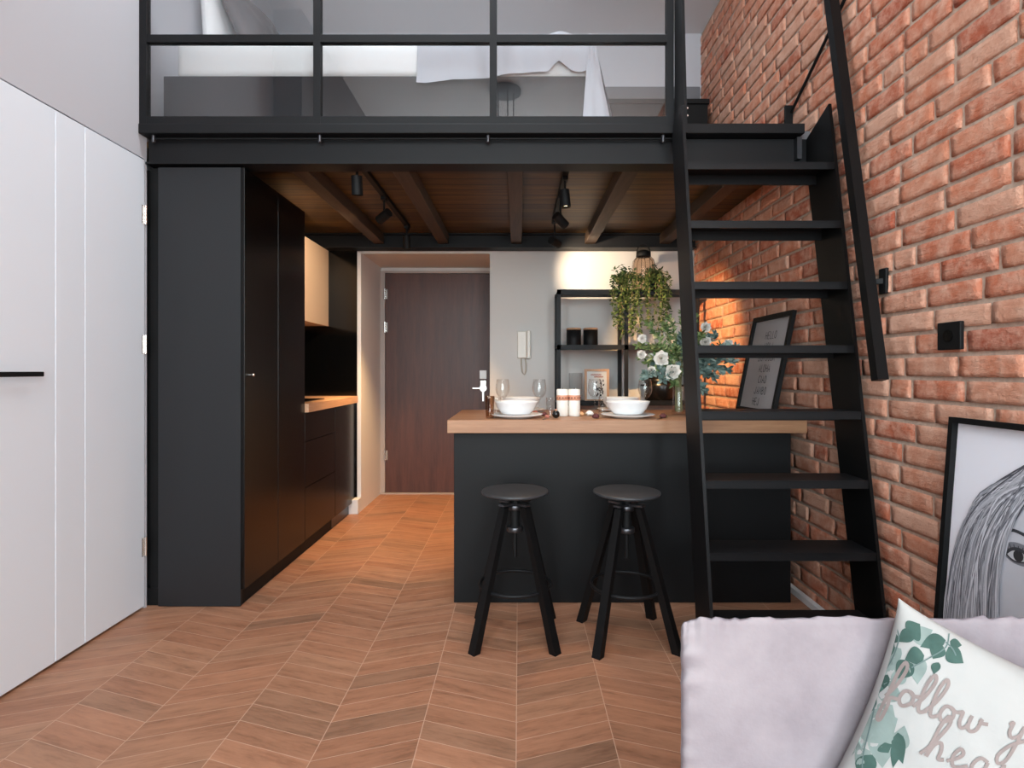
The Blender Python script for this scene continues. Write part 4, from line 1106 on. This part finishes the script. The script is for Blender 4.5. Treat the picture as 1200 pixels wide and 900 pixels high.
f_ = [(0, .1), (.25, .6), (.42, 1.35), (.28, 1.6), (.15, 1.2), (.08, .2), (0, -.75), (.15, -.8), (.22, -.2), (.2, .1), (.5, .15)]
o_l = [(.55, .6), (.3, .55), (.2, .2), (.4, -.02), (.7, .2), (.68, .5), (.52, .6), (.7, .5), (.95, .55)]
l_l = [(0, .1), (.3, .6), (.5, 1.3), (.38, 1.55), (.22, 1.1), (.2, .3), (.32, 0), (.6, .15)]
w_l = [(0, .5), (.12, .6), (.12, .2), (.25, 0), (.45, .15), (.5, .6), (.48, .2), (.62, 0), (.85, .15), (.92, .6), (.9, .45), (1.2, .5)]
y_l = [(0, .45), (.12, .6), (.1, .2), (.25, .02), (.5, .2), (.58, .6), (.5, -.2), (.35, -.9), (.1, -1.1), (0, -.8), (.3, -.3), (.8, .1)]
u_l = [(0, .4), (.12, .6), (.12, .2), (.25, 0), (.45, .15), (.52, .6), (.52, .2), (.65, .02), (.85, .15)]
r_l = [(0, .1), (.15, .65), (.2, .5), (.42, .52), (.42, .2), (.55, 0), (.8, .15)]
h_l = [(-.1, -.0), (.2, .5), (.5, 1.3), (.38, 1.55), (.22, 1.1), (.12, 0), (.25, .45), (.45, .6), (.55, .35), (.55, .05), (.75, .1)]
e_l = [(0, .1), (.35, .35), (.45, .55), (.3, .65), (.15, .35), (.25, .02), (.5, .05), (.75, .2)]
a_l = [(.6, .55), (.3, .6), (.12, .25), (.3, 0), (.55, .25), (.6, .55), (.58, .15), (.75, 0), (.95, .15)]
t_l = [(0, .1), (.3, 1.2), (.2, .3), (.35, 0), (.6, .15)]
def shift(l, dx): return [(x+dx, y) for x, y in l]
cursive([f_, shift(o_l, .35), shift(l_l, 1.15), shift(l_l, 1.65), shift(o_l, 2.05), shift(w_l, 2.95)], 1036, 818, 30, R(21))
cursive([y_l, shift(o_l, .7), shift(u_l, 1.6), shift(r_l, 2.4)], 1178, 862, 30, R(21))
cursive([h_l, shift(e_l, .85), shift(a_l, 1.6), shift(r_l, 2.6), shift(t_l, 3.4)], 1081, 884, 34, R(21))
part('script_print', scr, M['script'], cu)
cu.matrix_world = CM

# ------------------------------------------------------------------ loft furniture
bed = thing('loft_bed', 'bed on the loft with dark charcoal base and white mattress', 'bed', (-.74, 3.6, 2.322))
part('bed_base', box(-1.86, .40, 2.95, 4.38, 2.3235, 2.690), M['bed_base'], bed)
def soft(x0, x1, y0, y1, z0, z1, r, puff=.0): return soft_box(x0, x1, y0, y1, z0, z1, r, puff)
part('mattress', soft(-1.80, .37, 2.955, 4.37, 2.691, 2.875, .03, .006), M['white_cloth'], bed)
dv = MB()
def duv(u, v):
    x = -1.50+1.85*u; a = v*PI*.5
    y = 3.02+.05*(1-math.sin(v*PI))+(1.25*max(0, (v-.5)*2)); z = 2.878+.05*min(1, v*2.5)+.012*noise.noise(Vector((x*5, y*5, 2)))
    return (x, y-.04, z)
dv.grid(duv, 60, 16)
dvs = dv; dv2 = soft_box(-1.48, -.50, 3.0, 4.3, 2.877, 2.925, .02, .0)
solo('duvet', dv2, M['white_cloth'], 'thin white duvet on the loft mattress', 'duvet')
def cushion_obj(name, lb, c, size, th, rot, mat, grp):
    t = thing(name, lb, 'pillow', (0, 0, 0), grp); mb = MB(); hx, hz = size
    for side in (-1, 1):
        def fn(u, v):
            x = ws(2*u-1)/HC; z = ws(2*v-1)/HC
            tt = th*(max(0, (1-x*x)*(1-z*z)))**.4; n_ = .012*noise.noise(Vector((x*3, z*3, side+hx*9)))*(1-x*x)*(1-z*z)
            return Vector((x*hx*(1-.06*(1-z*z)), side*tt+n_, z*hz*(1-.06*(1-x*x))))
        mb.grid(fn, 34, 34)
    part('cover', mb, mat, t); t.matrix_world = Matrix.Translation(c) @ rot
rx = lambda d: Matrix.Rotation(R(d), 4, 'X'); ry = lambda d: Matrix.Rotation(R(d), 4, 'Y'); rz = lambda d: Matrix.Rotation(R(d), 4, 'Z')
cushion_obj('bed_pillow', 'white bed pillow standing against the side wall on the loft', (-1.85, 3.62, 3.225), (.31, .33), .075, ry(-4) @ rz(90), M['white_cloth'], 'bed pillows')
cushion_obj('bed_pillow', 'grey bed pillow leaning on the white pillow on the loft', (-1.635, 3.62, 3.24), (.31, .35), .07, ry(-24) @ rz(80), M['grey_cloth'], 'bed pillows')
# blanket draped over the front and the foot of the bed
bl = MB(); s9 = F/2.93
edge = [(488, 97), (500, 98), (530, 94), (560, 93), (580, 91), (600, 86.5), (625, 85.5), (642, 85), (650, 76), (655, 73), (662, 78), (670, 84), (680, 85.5), (690, 82), (700, 82)]
def ez(px):
    for (x0, y0), (x1, y1) in zip(edge[:-1], edge[1:]):
        if px <= x1: return y0+(y1-y0)*(px-x0)/(x1-x0)
    return edge[-1][1]
def blk(u, v):
    px = 488+(697-488)*u; x = (px-CX)/s9
    zb = EYE+(CY-ez(px))/s9; zt = 2.895+.012*math.exp(-((px-655)/14)**2)*2
    wav = .010*noise.noise(Vector((px*.05, 0, 1)))+.012*math.exp(-((px-655)/10)**2)
    if v < .6:
        t = v/.6; return (x+.004*math.sin(t*3), 2.935-wav-(1-t)*.012, zb+(zt-zb)*t)
    t = (v-.6)/.4; return (x, 2.935+t*.9, zt+.012*math.sin(min(1, t*4)*PI/2)+.008*noise.noise(Vector((x*9, t*8, 0))))
bl.grid(blk, 90, 30)
def corner(u, v):                       # hanging corner past the foot end
    zt = 2.893; z = zt+(2.335-zt)*v
    xr = .385+.115*v; xl = .362-.04*v
    return (xl+(xr-xl)*u, 2.914-.02*math.sin(u*PI)*v-.015*noise.noise(Vector((u*3, v*3, 5)))+.02*u*v, z)
bl.grid(corner, 16, 30)
def footend(u, v):
    zt = 2.893; z = zt+(2.40-zt)*v
    return (.388+.115*v+.012*math.sin(u*14)*v, 2.935+.9*u, z)
bl.grid(footend, 20, 20)
bko = solo('blanket', bl, M['blanket'], 'pale grey blanket draped over the foot of the loft bed', 'blanket')
ch = thing('sideboard', 'low black sideboard on the loft against the brick wall', 'sideboard', (1.0, 4.2, 2.322))
part('body', box(.62, 1.385, 4.13, 4.43, 2.3235, 3.10), M['black_matte'], ch); part('top', box(.61, 1.395, 4.115, 4.435, 3.101, 3.135), M['black_matte'], ch)
struct('trim_4', box(.42, XR-.012, 4.437, 4.449, 2.33, 3.385), M['panel_grey'], 'mid grey panel low on the loft back wall', 'panel')

# ------------------------------------------------------------------ behind the viewer (seen mirrored in the glossy bed base)
struct('wall_panel', box(XL+.001, -1.60, -1.2, 1.25, 0, ZC-.002), M['timber'], 'dark brown timber panelling on the side wall near the viewer', 'panelling')
pl = thing('pendant_lamp', 'black pendant lamp with round plate and four thin rods', 'lamp', (-.13, .06, 3.0))
part('canopy', MB().lathe([(0, 3.775), (.15, 3.775), (.15, 3.809), (0, 3.809)], (-.13, .06, 0), 40), M['black_matte'], pl)
for k in range(5):
    a = 2*PI*k/5; x, y = -.13+.08*math.cos(a), .06+.08*math.sin(a)
    part('rod', MB().tube([(x, y, 3.775), (x, y, 3.3), (-.13+.2*math.cos(a), .06+.2*math.sin(a), 3.2)], .005, 8), M['black_matte'], pl)
    part('bulb', MB().ball((-.13+.2*math.cos(a), .06+.2*math.sin(a), 3.14), .045), M['porcelain'], pl)

# ------------------------------------------------------------------ light
def area(name, loc, d, sx, sy, power, col=(1, 1, 1)):
    l = bpy.data.lights.new(name, 'AREA'); l.shape = 'RECTANGLE'; l.size = sx; l.size_y = sy; l.energy = power; l.color = col
    o = bpy.data.objects.new(name, l); COL.objects.link(o); o.location = loc; aim(o, d); return o
DAY = (.82, .955, 1.0)
area('window_daylight', (-.15, YF+.05, 1.95), (0, 1, 0), 2.8, 3.2, 150, DAY)
area('side_fill_left', (XL+.06, -2.6, 1.9), (1, .28, 0), 2.4, 2.6, 235, DAY)  # added fill with no window behind it, brightens the brick wall
area('side_fill_right', (XR-.05, -1.7, 1.9), (-1, .28, 0), 2.4, 2.6, 330, DAY)  # second added fill, no window here either, brightens the white door side
area('room_overhead_fill', (-.2, -2.1, ZC-.03), (0, 0, -1), 2.4, 2.4, 110, DAY)  # invented overhead source out of view, raises the ambient level
area('loft_overhead_fill', (-.3, 2.42, ZC-.02), (0, .35, -1), 2.0, .7, 52, (.88, .95, 1.0))  # added fill without a fixture, brightens the front of the loft bed
w = bpy.data.worlds.new('sky'); scene.world = w; w.use_nodes = True
nt = w.node_tree; nt.nodes.clear()
sky = nt.nodes.new('ShaderNodeTexSky'); sky.sky_type = 'NISHITA' if 'NISHITA' in [e.identifier for e in sky.bl_rna.properties['sky_type'].enum_items] else sky.sky_type
try: sky.sun_disc = False; sky.sun_elevation = R(35)
except Exception: pass
bg = nt.nodes.new('ShaderNodeBackground'); bg.inputs[1].default_value = .12
ow = nt.nodes.new('ShaderNodeOutputWorld'); nt.links.new(sky.outputs[0], bg.inputs[0]); nt.links.new(bg.outputs[0], ow.inputs[0])
